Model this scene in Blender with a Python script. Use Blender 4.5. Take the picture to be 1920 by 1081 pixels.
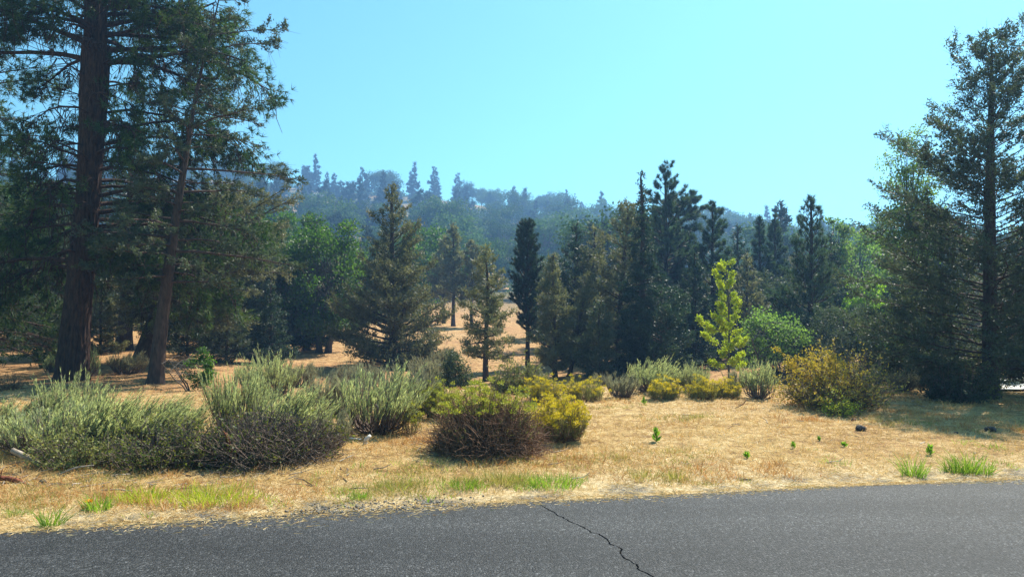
import bpy, math
import numpy as np
from mathutils import Vector

for o in list(bpy.data.objects):
    bpy.data.objects.remove(o)
S = bpy.context.scene
COL = S.collection
R = math.radians
rng = np.random.default_rng(7)

# ------------------------------------------------------------------ camera
F = 1333.0            # focal length in photo pixels (1920 wide)
HOR = 600.0           # horizon row in the photograph
EYE = 1.6
cam = bpy.data.cameras.new('camera')
cam.sensor_width = 36.0
cam.lens = F / 1920 * 36
cam.shift_y = (HOR - 540.5) / 1920
cam.clip_start = 0.05
cam.clip_end = 5000
camo = bpy.data.objects.new('camera', cam)
COL.objects.link(camo)
camo.location = (0, 0, EYE)
camo.rotation_euler = (R(90), 0, 0)
S.camera = camo

# ------------------------------------------------------------------ sky + sun
SUN_AZ, SUN_EL = 38.0, 52.0     # azimuth clockwise from the view direction
W = bpy.data.worlds.new('World')
S.world = W
W.use_nodes = True
wn = W.node_tree.nodes
wl = W.node_tree.links
wn.clear()
sky = wn.new('ShaderNodeTexSky')
sky.sky_type = 'NISHITA'
sky.sun_disc = False
sky.sun_elevation = R(SUN_EL)
sky.sun_rotation = R(SUN_AZ)
sky.altitude = 600
sky.air_density = 1.0
sky.dust_density = 0.8
sky.ozone_density = 0.6
tint = wn.new('ShaderNodeMixRGB')
tint.blend_type = 'MULTIPLY'
tint.inputs[0].default_value = 1.0
tint.inputs[2].default_value = (0.60, 1.13, 1.05, 1)
bg = wn.new('ShaderNodeBackground')
bg.inputs['Strength'].default_value = 0.082
wo = wn.new('ShaderNodeOutputWorld')
wl.new(sky.outputs[0], tint.inputs[1])
wl.new(tint.outputs[0], bg.inputs[0])
wl.new(bg.outputs[0], wo.inputs[0])

sun = bpy.data.lights.new('sun', 'SUN')
sun.energy = 5.0
sun.angle = R(0.55)
sun.color = (1.0, 0.93, 0.80)
suno = bpy.data.objects.new('sun', sun)
COL.objects.link(suno)
sd = Vector((math.sin(R(SUN_AZ)) * math.cos(R(SUN_EL)), math.cos(R(SUN_AZ)) * math.cos(R(SUN_EL)), math.sin(R(SUN_EL))))
suno.rotation_euler = sd.to_track_quat('Z', 'Y').to_euler()
suno.location = (30, 30, 60)

S.view_settings.view_transform = 'Standard'
S.view_settings.look = 'None'
S.view_settings.exposure = 1.25
S.view_settings.gamma = 1.0
S.view_settings.use_curve_mapping = False
cy = S.cycles
cy.use_denoising = True
cy.max_bounces = 6
cy.diffuse_bounces = 3
cy.glossy_bounces = 2
cy.transmission_bounces = 4
cy.transparent_max_bounces = 4
cy.volume_bounces = 0
cy.sample_clamp_indirect = 6.0
cy.caustics_reflective = False
cy.caustics_refractive = False

# ------------------------------------------------------------------ materials
def mat_new(name):
    m = bpy.data.materials.new(name)
    m.use_nodes = True
    nt = m.node_tree
    nt.nodes.clear()
    out = nt.nodes.new('ShaderNodeOutputMaterial')
    return m, nt, out

def N(nt, typ, **kw):
    n = nt.nodes.new(typ)
    for k, v in kw.items():
        if k in n.inputs.keys():
            n.inputs[k].default_value = v
        else:
            setattr(n, k, v)
    return n

def ramp(nt, fac, stops):
    r = nt.nodes.new('ShaderNodeValToRGB')
    e = r.color_ramp.elements
    while len(e) < len(stops):
        e.new(0.5)
    for i, (p, c) in enumerate(stops):
        e[i].position = p
        e[i].color = (*c, 1) if len(c) == 3 else c
    nt.links.new(fac, r.inputs[0])
    return r.outputs[0]

def leaf_mat(name, cols, trans=0.3, tcol=None, rough=0.55, objvar=0.15, spec=0.3):
    """foliage: colour picked per leaf from a ramp, part of the light passes through"""
    m, nt, out = mat_new(name)
    at = N(nt, 'ShaderNodeAttribute', attribute_name='v')
    k = len(cols)
    base = ramp(nt, at.outputs['Fac'], [(i / max(1, k - 1), c) for i, c in enumerate(cols)])
    oi = N(nt, 'ShaderNodeObjectInfo')
    mr = N(nt, 'ShaderNodeMapRange')
    mr.inputs['To Min'].default_value = 1 - objvar
    mr.inputs['To Max'].default_value = 1 + objvar
    nt.links.new(oi.outputs['Random'], mr.inputs['Value'])
    hs = N(nt, 'ShaderNodeHueSaturation')
    nt.links.new(base, hs.inputs['Color'])
    nt.links.new(mr.outputs[0], hs.inputs['Value'])
    pb = N(nt, 'ShaderNodeBsdfPrincipled')
    pb.inputs['Roughness'].default_value = rough
    pb.inputs['Specular IOR Level'].default_value = spec
    nt.links.new(hs.outputs[0], pb.inputs['Base Color'])
    tr = N(nt, 'ShaderNodeBsdfTranslucent')
    tm = N(nt, 'ShaderNodeMixRGB', blend_type='MULTIPLY')
    tm.inputs[0].default_value = 1
    tm.inputs[2].default_value = (*(tcol or (1.6, 1.7, 0.9)), 1)
    nt.links.new(hs.outputs[0], tm.inputs[1])
    nt.links.new(tm.outputs[0], tr.inputs['Color'])
    mx = N(nt, 'ShaderNodeMixShader')
    mx.inputs[0].default_value = trans
    nt.links.new(pb.outputs[0], mx.inputs[1])
    nt.links.new(tr.outputs[0], mx.inputs[2])
    nt.links.new(mx.outputs[0], out.inputs[0])
    return m

def bark_mat(name, c0, c1, scale=6.0, bump=0.5):
    m, nt, out = mat_new(name)
    tc = N(nt, 'ShaderNodeTexCoord')
    mp = N(nt, 'ShaderNodeMapping')
    mp.inputs['Scale'].default_value = (scale, scale, scale * 0.22)
    nt.links.new(tc.outputs['Object'], mp.inputs[0])
    no = N(nt, 'ShaderNodeTexNoise', Scale=2.5, Detail=6.0, Roughness=0.65)
    nt.links.new(mp.outputs[0], no.inputs['Vector'])
    col = ramp(nt, no.outputs['Fac'], [(0.32, c0), (0.68, c1)])
    pb = N(nt, 'ShaderNodeBsdfPrincipled')
    pb.inputs['Roughness'].default_value = 0.85
    pb.inputs['Specular IOR Level'].default_value = 0.15
    nt.links.new(col, pb.inputs['Base Color'])
    bp = N(nt, 'ShaderNodeBump', Strength=bump, Distance=0.03)
    nt.links.new(no.outputs['Fac'], bp.inputs['Height'])
    nt.links.new(bp.outputs[0], pb.inputs['Normal'])
    nt.links.new(pb.outputs[0], out.inputs[0])
    return m

M = {}
M['pine_bark'] = bark_mat('pine_bark', (0.014, 0.010, 0.009), (0.075, 0.042, 0.030), 7, 0.7)
M['juniper_bark'] = bark_mat('juniper_bark', (0.026, 0.019, 0.016), (0.10, 0.065, 0.05), 9, 0.6)
M['grey_bark'] = bark_mat('grey_bark', (0.05, 0.045, 0.04), (0.15, 0.13, 0.11), 9, 0.5)
M['twig'] = bark_mat('twig', (0.05, 0.035, 0.028), (0.12, 0.085, 0.06), 14, 0.2)
M['sage_stem'] = bark_mat('sage_stem', (0.07, 0.05, 0.042), (0.20, 0.15, 0.12), 16, 0.2)
M['brown_stem'] = bark_mat('brown_stem', (0.09, 0.05, 0.035), (0.27, 0.16, 0.10), 16, 0.2)
M['dead_wood'] = bark_mat('dead_wood', (0.16, 0.12, 0.09), (0.42, 0.35, 0.28), 8, 0.4)
M['red_wood'] = bark_mat('red_wood', (0.10, 0.03, 0.018), (0.26, 0.09, 0.05), 8, 0.4)
M['white_wood'] = bark_mat('white_wood', (0.5, 0.47, 0.42), (0.78, 0.75, 0.70), 8, 0.3)
M['rock'] = bark_mat('rock', (0.03, 0.028, 0.028), (0.10, 0.09, 0.085), 9, 0.7)

M['pine_needle'] = leaf_mat('pine_needle', [(0.013, 0.032, 0.013), (0.026, 0.056, 0.018), (0.085, 0.125, 0.028)], 0.36, (1.7, 1.8, 0.6), objvar=0.1)
M['young_pine'] = leaf_mat('young_pine', [(0.022, 0.046, 0.029), (0.04, 0.072, 0.04), (0.072, 0.108, 0.053)], 0.32, (1.5, 1.6, 0.9), objvar=0.1, spec=0.3)
M['juniper'] = leaf_mat('juniper', [(0.08, 0.092, 0.048), (0.125, 0.132, 0.066), (0.19, 0.18, 0.095)], 0.36, (1.4, 1.4, 0.9), objvar=0.15)
M['cedar'] = leaf_mat('cedar', [(0.034, 0.05, 0.036), (0.055, 0.074, 0.047), (0.09, 0.108, 0.062)], 0.33, (1.5, 1.6, 0.9), objvar=0.1, spec=0.3)
M['dark_fir'] = leaf_mat('dark_fir', [(0.014, 0.032, 0.021), (0.026, 0.049, 0.03), (0.046, 0.074, 0.041)], 0.28, (1.5, 1.6, 0.9), objvar=0.1, spec=0.3)
M['oak'] = leaf_mat('oak', [(0.026, 0.06, 0.013), (0.05, 0.104, 0.018), (0.095, 0.165, 0.026)], 0.44, (1.7, 1.9, 0.6), objvar=0.12, spec=0.3)
M['aspen'] = leaf_mat('aspen', [(0.075, 0.13, 0.045), (0.115, 0.18, 0.058), (0.17, 0.24, 0.075)], 0.5, (1.5, 1.7, 0.7), objvar=0.1)
M['lime'] = leaf_mat('lime', [(0.22, 0.29, 0.018), (0.31, 0.37, 0.022), (0.42, 0.45, 0.04)], 0.5, (1.35, 1.4, 0.6), objvar=0.05)
M['bright'] = leaf_mat('bright', [(0.11, 0.22, 0.02), (0.17, 0.30, 0.03), (0.24, 0.38, 0.04)], 0.45, (1.5, 1.6, 0.7), objvar=0.08)
M['hill_oak'] = leaf_mat('hill_oak', [(0.036, 0.07, 0.026), (0.056, 0.1, 0.032), (0.085, 0.135, 0.04)], 0.28, (1.4, 1.5, 0.8), objvar=0.35, spec=0.03)
M['hill_conifer'] = leaf_mat('hill_conifer', [(0.02, 0.036, 0.026), (0.034, 0.05, 0.034), (0.052, 0.068, 0.042)], 0.16, (1.4, 1.5, 0.9), objvar=0.25, spec=0.03)
M['sage'] = leaf_mat('sage', [(0.25, 0.28, 0.155), (0.38, 0.41, 0.22), (0.54, 0.55, 0.32)], 0.54, (1.3, 1.35, 0.85), objvar=0.1, spec=0.3)
M['grey_sage'] = leaf_mat('grey_sage', [(0.19, 0.19, 0.125), (0.27, 0.265, 0.17), (0.38, 0.365, 0.235)], 0.42, (1.2, 1.2, 0.95), objvar=0.1)
M['bitterbrush'] = leaf_mat('bitterbrush', [(0.026, 0.042, 0.014), (0.055, 0.08, 0.022), (0.13, 0.125, 0.04), (0.15, 0.2, 0.045)], 0.42, (1.5, 1.5, 0.7), objvar=0.12, spec=0.3)
M['goldflower'] = leaf_mat('goldflower', [(0.45, 0.36, 0.02), (0.58, 0.46, 0.025), (0.68, 0.54, 0.04)], 0.35, (1.1, 1.1, 0.8), objvar=0.05)
M['limeflower'] = leaf_mat('limeflower', [(0.25, 0.27, 0.035), (0.35, 0.36, 0.045), (0.45, 0.43, 0.06)], 0.35, (1.15, 1.15, 0.8), objvar=0.05, spec=0.3)
M['rabbit_green'] = leaf_mat('rabbit_green', [(0.14, 0.155, 0.05), (0.20, 0.21, 0.07), (0.27, 0.26, 0.09)], 0.35, (1.3, 1.3, 0.8), objvar=0.1)
M['yellow_leaf'] = leaf_mat('yellow_leaf', [(0.24, 0.19, 0.035), (0.36, 0.28, 0.04), (0.46, 0.34, 0.05)], 0.35, (1.2, 1.2, 0.7), objvar=0.08)
M['green_blade'] = leaf_mat('green_blade', [(0.11, 0.20, 0.025), (0.18, 0.30, 0.035), (0.29, 0.38, 0.05)], 0.42, (1.4, 1.4, 0.7), objvar=0.12)
M['lime_blade'] = leaf_mat('lime_blade', [(0.25, 0.32, 0.03), (0.36, 0.42, 0.04), (0.46, 0.48, 0.06)], 0.42, (1.3, 1.3, 0.7), objvar=0.1)
M['olive_blade'] = leaf_mat('olive_blade', [(0.20, 0.20, 0.05), (0.30, 0.28, 0.075), (0.40, 0.35, 0.11)], 0.35, (1.2, 1.2, 0.8), objvar=0.1)
M['straw'] = leaf_mat('straw', [(0.42, 0.26, 0.095), (0.58, 0.4, 0.16), (0.74, 0.57, 0.3)], 0.3, (1.1, 1.05, 0.9), objvar=0, spec=0.3)
M['rust_straw'] = leaf_mat('rust_straw', [(0.36, 0.16, 0.055), (0.50, 0.26, 0.09), (0.60, 0.36, 0.14)], 0.3, (1.1, 1.05, 0.9), 0.6, 0.0)
M['litter'] = leaf_mat('litter', [(0.10, 0.065, 0.04), (0.22, 0.14, 0.085), (0.42, 0.33, 0.24)], 0.1, (1, 1, 1), 0.7, 0.0)

def ground_mat():
    m, nt, out = mat_new('dry_ground')
    tc = N(nt, 'ShaderNodeTexCoord')
    n1 = N(nt, 'ShaderNodeTexNoise', Scale=0.55, Detail=5.0, Roughness=0.6)
    n2 = N(nt, 'ShaderNodeTexNoise', Scale=9.0, Detail=8.0, Roughness=0.7)
    n3 = N(nt, 'ShaderNodeTexNoise', Scale=55.0, Detail=4.0, Roughness=0.7)
    for n in (n1, n2, n3):
        nt.links.new(tc.outputs['Object'], n.inputs['Vector'])
    n6 = N(nt, 'ShaderNodeTexNoise', Scale=3.2, Detail=10.0, Roughness=0.72)
    n6.inputs['Distortion'].default_value = 0.6
    nt.links.new(tc.outputs['Object'], n6.inputs['Vector'])
    mixn = N(nt, 'ShaderNodeMath', operation='MULTIPLY_ADD')
    mixn.inputs[1].default_value = 0.55
    nt.links.new(n6.outputs['Fac'], mixn.inputs[0])
    hf = N(nt, 'ShaderNodeMath', operation='MULTIPLY')
    hf.inputs[1].default_value = 0.45
    nt.links.new(n2.outputs['Fac'], hf.inputs[0])
    nt.links.new(hf.outputs[0], mixn.inputs[2])
    straw = ramp(nt, mixn.outputs[0], [(0.34, (0.085, 0.050, 0.026)), (0.42, (0.25, 0.15, 0.065)), (0.50, (0.45, 0.295, 0.12)), (0.58, (0.58, 0.43, 0.21)), (0.68, (0.72, 0.61, 0.39))])
    duff = ramp(nt, mixn.outputs[0], [(0.36, (0.07, 0.038, 0.022)), (0.45, (0.26, 0.13, 0.06)), (0.55, (0.44, 0.245, 0.11)), (0.66, (0.54, 0.34, 0.18))])
    apl = N(nt, 'ShaderNodeAttribute', attribute_name='pale')
    pl_ = N(nt, 'ShaderNodeMixRGB')
    nt.links.new(apl.outputs['Fac'], pl_.inputs[0])
    nt.links.new(straw, pl_.inputs[1])
    palec = ramp(nt, n2.outputs['Fac'], [(0.30, (0.30, 0.20, 0.10)), (0.46, (0.58, 0.43, 0.22)), (0.62, (0.74, 0.62, 0.40))])
    nt.links.new(palec, pl_.inputs[2])
    straw = pl_.outputs[0]
    at = N(nt, 'ShaderNodeAttribute', attribute_name='duff')
    add = N(nt, 'ShaderNodeMath', operation='MULTIPLY_ADD')
    add.inputs[1].default_value = 0.7
    add.inputs[2].default_value = -0.35
    nt.links.new(n1.outputs['Fac'], add.inputs[0])
    ad2 = N(nt, 'ShaderNodeMath', operation='ADD', use_clamp=True)
    nt.links.new(add.outputs[0], ad2.inputs[0])
    nt.links.new(at.outputs['Fac'], ad2.inputs[1])
    mx = N(nt, 'ShaderNodeMixRGB')
    nt.links.new(ad2.outputs[0], mx.inputs[0])
    nt.links.new(straw, mx.inputs[1])
    nt.links.new(duff, mx.inputs[2])
    ab = N(nt, 'ShaderNodeAttribute', attribute_name='brush')
    n5 = N(nt, 'ShaderNodeTexNoise', Scale=0.06, Detail=8.0, Roughness=0.7)
    nt.links.new(tc.outputs['Object'], n5.inputs['Vector'])
    br = ramp(nt, n5.outputs['Fac'], [(0.40, (0, 0, 0)), (0.52, (1, 1, 1))])
    bm_ = N(nt, 'ShaderNodeMath', operation='MULTIPLY')
    nt.links.new(ab.outputs['Fac'], bm_.inputs[0])
    nt.links.new(br, bm_.inputs[1])
    bcol = ramp(nt, n2.outputs['Fac'], [(0.3, (0.06, 0.065, 0.035)), (0.7, (0.16, 0.145, 0.075))])
    mb = N(nt, 'ShaderNodeMixRGB')
    nt.links.new(bm_.outputs[0], mb.inputs[0])
    nt.links.new(mx.outputs[0], mb.inputs[1])
    nt.links.new(bcol, mb.inputs[2])
    mx = mb
    spk = ramp(nt, n3.outputs['Fac'], [(0.30, (0.45, 0.42, 0.40)), (0.48, (1, 1, 1)), (0.75, (1.2, 1.2, 1.2))])
    mm = N(nt, 'ShaderNodeMixRGB', blend_type='MULTIPLY')
    mm.inputs[0].default_value = 0.9
    nt.links.new(mx.outputs[0], mm.inputs[1])
    nt.links.new(spk, mm.inputs[2])
    # grey gravel along the pavement
    ag = N(nt, 'ShaderNodeAttribute', attribute_name='gravel')
    vo = N(nt, 'ShaderNodeTexVoronoi', Scale=70.0)
    nt.links.new(tc.outputs['Object'], vo.inputs['Vector'])
    gcol = ramp(nt, vo.outputs['Color'], [(0.1, (0.06, 0.058, 0.055)), (0.6, (0.20, 0.185, 0.16)), (0.95, (0.38, 0.33, 0.26))])
    n4 = N(nt, 'ShaderNodeTexNoise', Scale=2.2, Detail=6.0, Roughness=0.7)
    nt.links.new(tc.outputs['Object'], n4.inputs['Vector'])
    gm = N(nt, 'ShaderNodeMath', operation='MULTIPLY')
    gr = ramp(nt, n4.outputs['Fac'], [(0.46, (0, 0, 0)), (0.60, (1, 1, 1))])
    nt.links.new(ag.outputs['Fac'], gm.inputs[0])
    nt.links.new(gr, gm.inputs[1])
    mg = N(nt, 'ShaderNodeMixRGB')
    nt.links.new(gm.outputs[0], mg.inputs[0])
    nt.links.new(mm.outputs[0], mg.inputs[1])
    nt.links.new(gcol, mg.inputs[2])
    pb = N(nt, 'ShaderNodeBsdfPrincipled')
    pb.inputs['Roughness'].default_value = 0.9
    pb.inputs['Specular IOR Level'].default_value = 0.1
    nt.links.new(mg.outputs[0], pb.inputs['Base Color'])
    ah = N(nt, 'ShaderNodeMath', operation='ADD')
    nt.links.new(n2.outputs['Fac'], ah.inputs[0])
    nt.links.new(n3.outputs['Fac'], ah.inputs[1])
    bp = N(nt, 'ShaderNodeBump', Strength=0.8, Distance=0.05)
    nt.links.new(ah.outputs[0], bp.inputs['Height'])
    nt.links.new(bp.outputs[0], pb.inputs['Normal'])
    nt.links.new(pb.outputs[0], out.inputs[0])
    return m

def asphalt_mat():
    m, nt, out = mat_new('asphalt')
    tc = N(nt, 'ShaderNodeTexCoord')
    vo = N(nt, 'ShaderNodeTexVoronoi', Scale=88.0)
    n1 = N(nt, 'ShaderNodeTexNoise', Scale=80.0, Detail=3.0, Roughness=0.8)
    n2 = N(nt, 'ShaderNodeTexNoise', Scale=1.1, Detail=5.0, Roughness=0.6)
    for n in (vo, n1, n2):
        nt.links.new(tc.outputs['Object'], n.inputs['Vector'])
    stone = ramp(nt, vo.outputs['Color'], [(0.0, (0.005, 0.005, 0.0054)), (0.4, (0.016, 0.0163, 0.017)), (0.75, (0.042, 0.043, 0.0448)), (1.0, (0.14, 0.142, 0.147))])
    grain = ramp(nt, n1.outputs['Fac'], [(0.3, (0.35, 0.35, 0.35)), (0.52, (1, 1, 1)), (0.72, (2.0, 2.0, 2.0))])
    mm = N(nt, 'ShaderNodeMixRGB', blend_type='MULTIPLY')
    mm.inputs[0].default_value = 1
    nt.links.new(stone, mm.inputs[1])
    nt.links.new(grain, mm.inputs[2])
    big = ramp(nt, n2.outputs['Fac'], [(0.3, (0.82, 0.82, 0.82)), (0.7, (1.15, 1.15, 1.15))])
    mp = N(nt, 'ShaderNodeMapping')
    mp.inputs['Rotation'].default_value = (0, 0, -0.2)
    mp.inputs['Scale'].default_value = (0.04, 0.8, 1)
    nt.links.new(tc.outputs['Object'], mp.inputs[0])
    n3 = N(nt, 'ShaderNodeTexNoise', Scale=2.0, Detail=4.0, Roughness=0.55)
    nt.links.new(mp.outputs[0], n3.inputs['Vector'])
    band = ramp(nt, n3.outputs['Fac'], [(0.35, (0.75, 0.75, 0.76)), (0.65, (1.25, 1.25, 1.24))])
    m3 = N(nt, 'ShaderNodeMixRGB', blend_type='MULTIPLY')
    m3.inputs[0].default_value = 1
    nt.links.new(mm.outputs[0], m3.inputs[1])
    nt.links.new(band, m3.inputs[2])
    mm = m3
    m2 = N(nt, 'ShaderNodeMixRGB', blend_type='MULTIPLY')
    m2.inputs[0].default_value = 1
    nt.links.new(mm.outputs[0], m2.inputs[1])
    nt.links.new(big, m2.inputs[2])
    pb = N(nt, 'ShaderNodeBsdfPrincipled')
    pb.inputs['Roughness'].default_value = 0.62
    pb.inputs['Specular IOR Level'].default_value = 0.25
    nt.links.new(m2.outputs[0], pb.inputs['Base Color'])
    ah = N(nt, 'ShaderNodeMath', operation='SUBTRACT')
    nt.links.new(n1.outputs['Fac'], ah.inputs[0])
    nt.links.new(vo.outputs['Distance'], ah.inputs[1])
    bp = N(nt, 'ShaderNodeBump', Strength=0.9, Distance=0.008)
    nt.links.new(ah.outputs[0], bp.inputs['Height'])
    nt.links.new(bp.outputs[0], pb.inputs['Normal'])
    nt.links.new(pb.outputs[0], out.inputs[0])
    return m
M['ground'] = ground_mat()
M['asphalt'] = asphalt_mat()
M['concrete'] = bark_mat('concrete', (0.42, 0.42, 0.41), (0.6, 0.6, 0.58), 2, 0.1)

# ------------------------------------------------------------------ mesh helpers
def unit(v):
    return v / np.maximum(np.linalg.norm(v, axis=-1, keepdims=True), 1e-9)

class Acc:
    """collects triangles; one Acc becomes one mesh object"""
    def __init__(s):
        s.V, s.T, s.A, s.Mi, s.n = [], [], [], [], 0
    def add(s, V, T, a=0.5, mi=0):
        V = np.asarray(V, float).reshape(-1, 3)
        T = np.asarray(T, int).reshape(-1, 3)
        s.V.append(V)
        s.T.append(T + s.n)
        s.A.append(np.broadcast_to(np.asarray(a, float), (len(V),)))
        s.Mi.append(np.full(len(T), mi))
        s.n += len(V)
    def mesh(s, name, mats, smooth=False, extra=None):
        V = np.concatenate(s.V)
        T = np.concatenate(s.T)
        me = bpy.data.meshes.new(name)
        me.vertices.add(len(V))
        me.vertices.foreach_set('co', V.astype(np.float32).ravel())
        me.loops.add(len(T) * 3)
        me.loops.foreach_set('vertex_index', T.astype(np.int32).ravel())
        me.polygons.add(len(T))
        me.polygons.foreach_set('loop_start', np.arange(0, len(T) * 3, 3, dtype=np.int32))
        me.polygons.foreach_set('material_index', np.concatenate(s.Mi).astype(np.int32))
        if smooth:
            me.polygons.foreach_set('use_smooth', np.ones(len(T), dtype=bool))
        at = me.attributes.new('v', 'FLOAT', 'POINT')
        at.data.foreach_set('value', np.concatenate(s.A).astype(np.float32))
        for k, arr in (extra or {}).items():
            a = me.attributes.new(k, 'FLOAT', 'POINT')
            a.data.foreach_set('value', np.asarray(arr, np.float32))
        for m in (mats if isinstance(mats, (list, tuple)) else [mats]):
            me.materials.append(M[m])
        me.update(calc_edges=True)
        me.validate()
        return me

def tube(acc, path, rad, k=6, cap=True, a=0.5, mi=0):
    path = np.asarray(path, float)
    rad = np.broadcast_to(np.asarray(rad, float), (len(path),))
    n = len(path)
    t = unit(np.gradient(path, axis=0))
    ref = np.array([0.31, 0.95, 0.05]) if abs(t[0, 2]) > 0.7 else np.array([0.05, 0.1, 1.0])
    u = unit(np.cross(t, ref))
    w = np.cross(t, u)
    th = np.linspace(0, 2 * np.pi, k, endpoint=False)
    V = path[:, None, :] + rad[:, None, None] * (np.cos(th)[None, :, None] * u[:, None, :] + np.sin(th)[None, :, None] * w[:, None, :])
    i = np.arange(n - 1)[:, None] * k
    j = np.arange(k)[None, :]
    j2 = (j + 1) % k
    q = np.stack([i + j, i + j2, i + k + j2, i + k + j], -1).reshape(-1, 4)
    T = np.concatenate([q[:, [0, 1, 2]], q[:, [0, 2, 3]]])
    V = V.reshape(-1, 3)
    if cap:
        c = len(V)
        V = np.concatenate([V, path[-1:], path[:1]])
        e = (n - 1) * k
        T = np.concatenate([T, [[e + x, e + (x + 1) % k, c] for x in range(k)], [[(x + 1) % k, x, c + 1] for x in range(k)]])
    acc.add(V, T, a, mi)

def twigs(acc, P0, P1, r0, r1, a=0.5, mi=0):
    """many thin three-sided twigs at once"""
    n = len(P0)
    if n == 0:
        return
    d = unit(P1 - P0)
    ref = np.where(np.abs(d[:, 2:3]) > 0.8, np.array([[1.0, 0.2, 0]]), np.array([[0.1, 0.1, 1.0]]))
    u = unit(np.cross(d, ref))
    w = np.cross(d, u)
    r0 = np.broadcast_to(np.asarray(r0, float), (n,))[:, None]
    r1 = np.broadcast_to(np.asarray(r1, float), (n,))[:, None]
    vs = []
    for P, r in ((P0, r0), (P1, r1)):
        for ang in (0, 2.094, 4.189):
            vs.append(P + r * (math.cos(ang) * u + math.sin(ang) * w))
    V = np.stack(vs, 1).reshape(-1, 3)
    t0 = np.array([[0, 1, 4], [0, 4, 3], [1, 2, 5], [1, 5, 4], [2, 0, 3], [2, 3, 5]])
    T = (t0[None] + (np.arange(n) * 6)[:, None, None]).reshape(-1, 3)
    acc.add(V, T, np.repeat(np.broadcast_to(a, (n,)), 6) if np.ndim(a) else a, mi)

def blades(acc, P, D, L, Wd, a, rg, kind='tri', bend=0.0, mi=0):
    """many leaf faces at once: tri (needle), leaf (diamond), grass (bent strip)"""
    n = len(P)
    if n == 0:
        return
    D = unit(D)
    s = unit(np.cross(D, rg.normal(size=(n, 3))))
    L = np.broadcast_to(np.asarray(L, float), (n,))[:, None]
    Wd = np.broadcast_to(np.asarray(Wd, float), (n,))[:, None]
    if kind == 'tri':
        V = np.stack([P - s * Wd / 2, P + s * Wd / 2, P + D * L], 1)
        t0 = np.array([[0, 1, 2]])
    elif kind == 'leaf':
        V = np.stack([P, P + D * L * .5 - s * Wd / 2, P + D * L, P + D * L * .5 + s * Wd / 2], 1)
        nn = np.cross(D, s)
        V[:, 2] += nn * L * 0.12
        t0 = np.array([[0, 1, 2], [0, 2, 3]])
    else:
        h = rg.normal(size=(n, 3)) * np.array([1, 1, 0.0])
        b = unit(h) * bend * L
        mid = P + D * L * .55 + b * .3
        tip = P + D * L + b + np.array([0, 0, -1.0]) * np.abs(bend) * L * .35
        V = np.stack([P - s * Wd / 2, P + s * Wd / 2, mid - s * Wd * .35, mid + s * Wd * .35, tip], 1)
        t0 = np.array([[0, 1, 3], [0, 3, 2], [2, 3, 4]])
    k = V.shape[1]
    T = (t0[None] + (np.arange(n) * k)[:, None, None]).reshape(-1, 3)
    a = np.broadcast_to(np.asarray(a, float), (n,))
    acc.add(V.reshape(-1, 3), T, np.repeat(a, k), mi)

def link(name, me, parent=None):
    o = bpy.data.objects.new(name, me)
    COL.objects.link(o)
    if parent is not None:
        o.parent = parent
    return o

def tag(o, label, cat, group=None, kind=None):
    if label:
        o['label'] = label
    if cat:
        o['category'] = cat
    if group:
        o['group'] = group
    if kind:
        o['kind'] = kind
    return o

def thing(name, label, cat, loc, parts, group=None, rz=0.0, sc=1.0):
    e = bpy.data.objects.new(name, None)
    COL.objects.link(e)
    e.empty_display_size = 0.2
    e.location = loc
    e.rotation_euler = (0, 0, rz)
    e.scale = (sc, sc, sc) if np.isscalar(sc) else sc
    tag(e, label, cat, group)
    for pn, me in parts:
        link(pn, me, e)
    return e

# ------------------------------------------------------------------ terrain
TY = np.array([-80, 0, 15, 19, 23, 28, 36, 45, 70, 120, 200, 270, 320, 360, 450, 640.])
TH = np.array([0, 0, 0, -.22, -.5, -.32, .1, .75, 2.1, 7.9, 22, 39, 52, 54, 40, 15.])
TL = np.array([0, 0, 0, .0, .06, .28, .7, 1.3, 3.0, 9.0, 24, 41, 52, 54, 40, 15.])
AX = np.array([-1.5, -.72, -.39, -.307, -.2, -.08, .03, .165, .33, .7, 1.5])
AF = np.array([1.25, 1.25, 1.23, 1.18, 1.11, 1.03, .95, .84, .70, .42, .40])

def smooth(e0, e1, x):
    t = np.clip((x - e0) / (e1 - e0), 0, 1)
    return t * t * (3 - 2 * t)

def pchip(x, xs, ys):
    """monotone cubic through the table"""
    h = np.diff(xs)
    dl = np.diff(ys) / h
    m = np.zeros_like(ys)
    for i in range(1, len(xs) - 1):
        if dl[i - 1] * dl[i] > 0:
            m[i] = 2 * dl[i - 1] * dl[i] / (dl[i - 1] + dl[i])
    x = np.clip(x, xs[0], xs[-1])
    i = np.clip(np.searchsorted(xs, x) - 1, 0, len(xs) - 2)
    t = (x - xs[i]) / h[i]
    return (ys[i] * (1 + 2 * t) * (1 - t) ** 2 + m[i] * h[i] * t * (1 - t) ** 2 + ys[i + 1] * t * t * (3 - 2 * t) + m[i + 1] * h[i] * t * t * (t - 1))

def edge_y(x):
    """far edge of the pavement"""
    x = np.asarray(x, float)
    xc = np.clip(x, -14, 14)
    return 6.22 + 0.2057 * xc - 0.0055 * xc ** 2 + (x - xc) * np.where(x > 0, 0.0517, 0.3597)

RW = 7.2
_ph = np.random.default_rng(3).uniform(0, 6.28, (12, 2))
_kk = np.random.default_rng(4).normal(size=(12, 2))

def wob(x, y, f):
    s = 0
    for i in range(12):
        s = s + np.sin(_kk[i, 0] * f * x + _kk[i, 1] * f * y + _ph[i, 0])
    return s / 5.0

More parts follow.
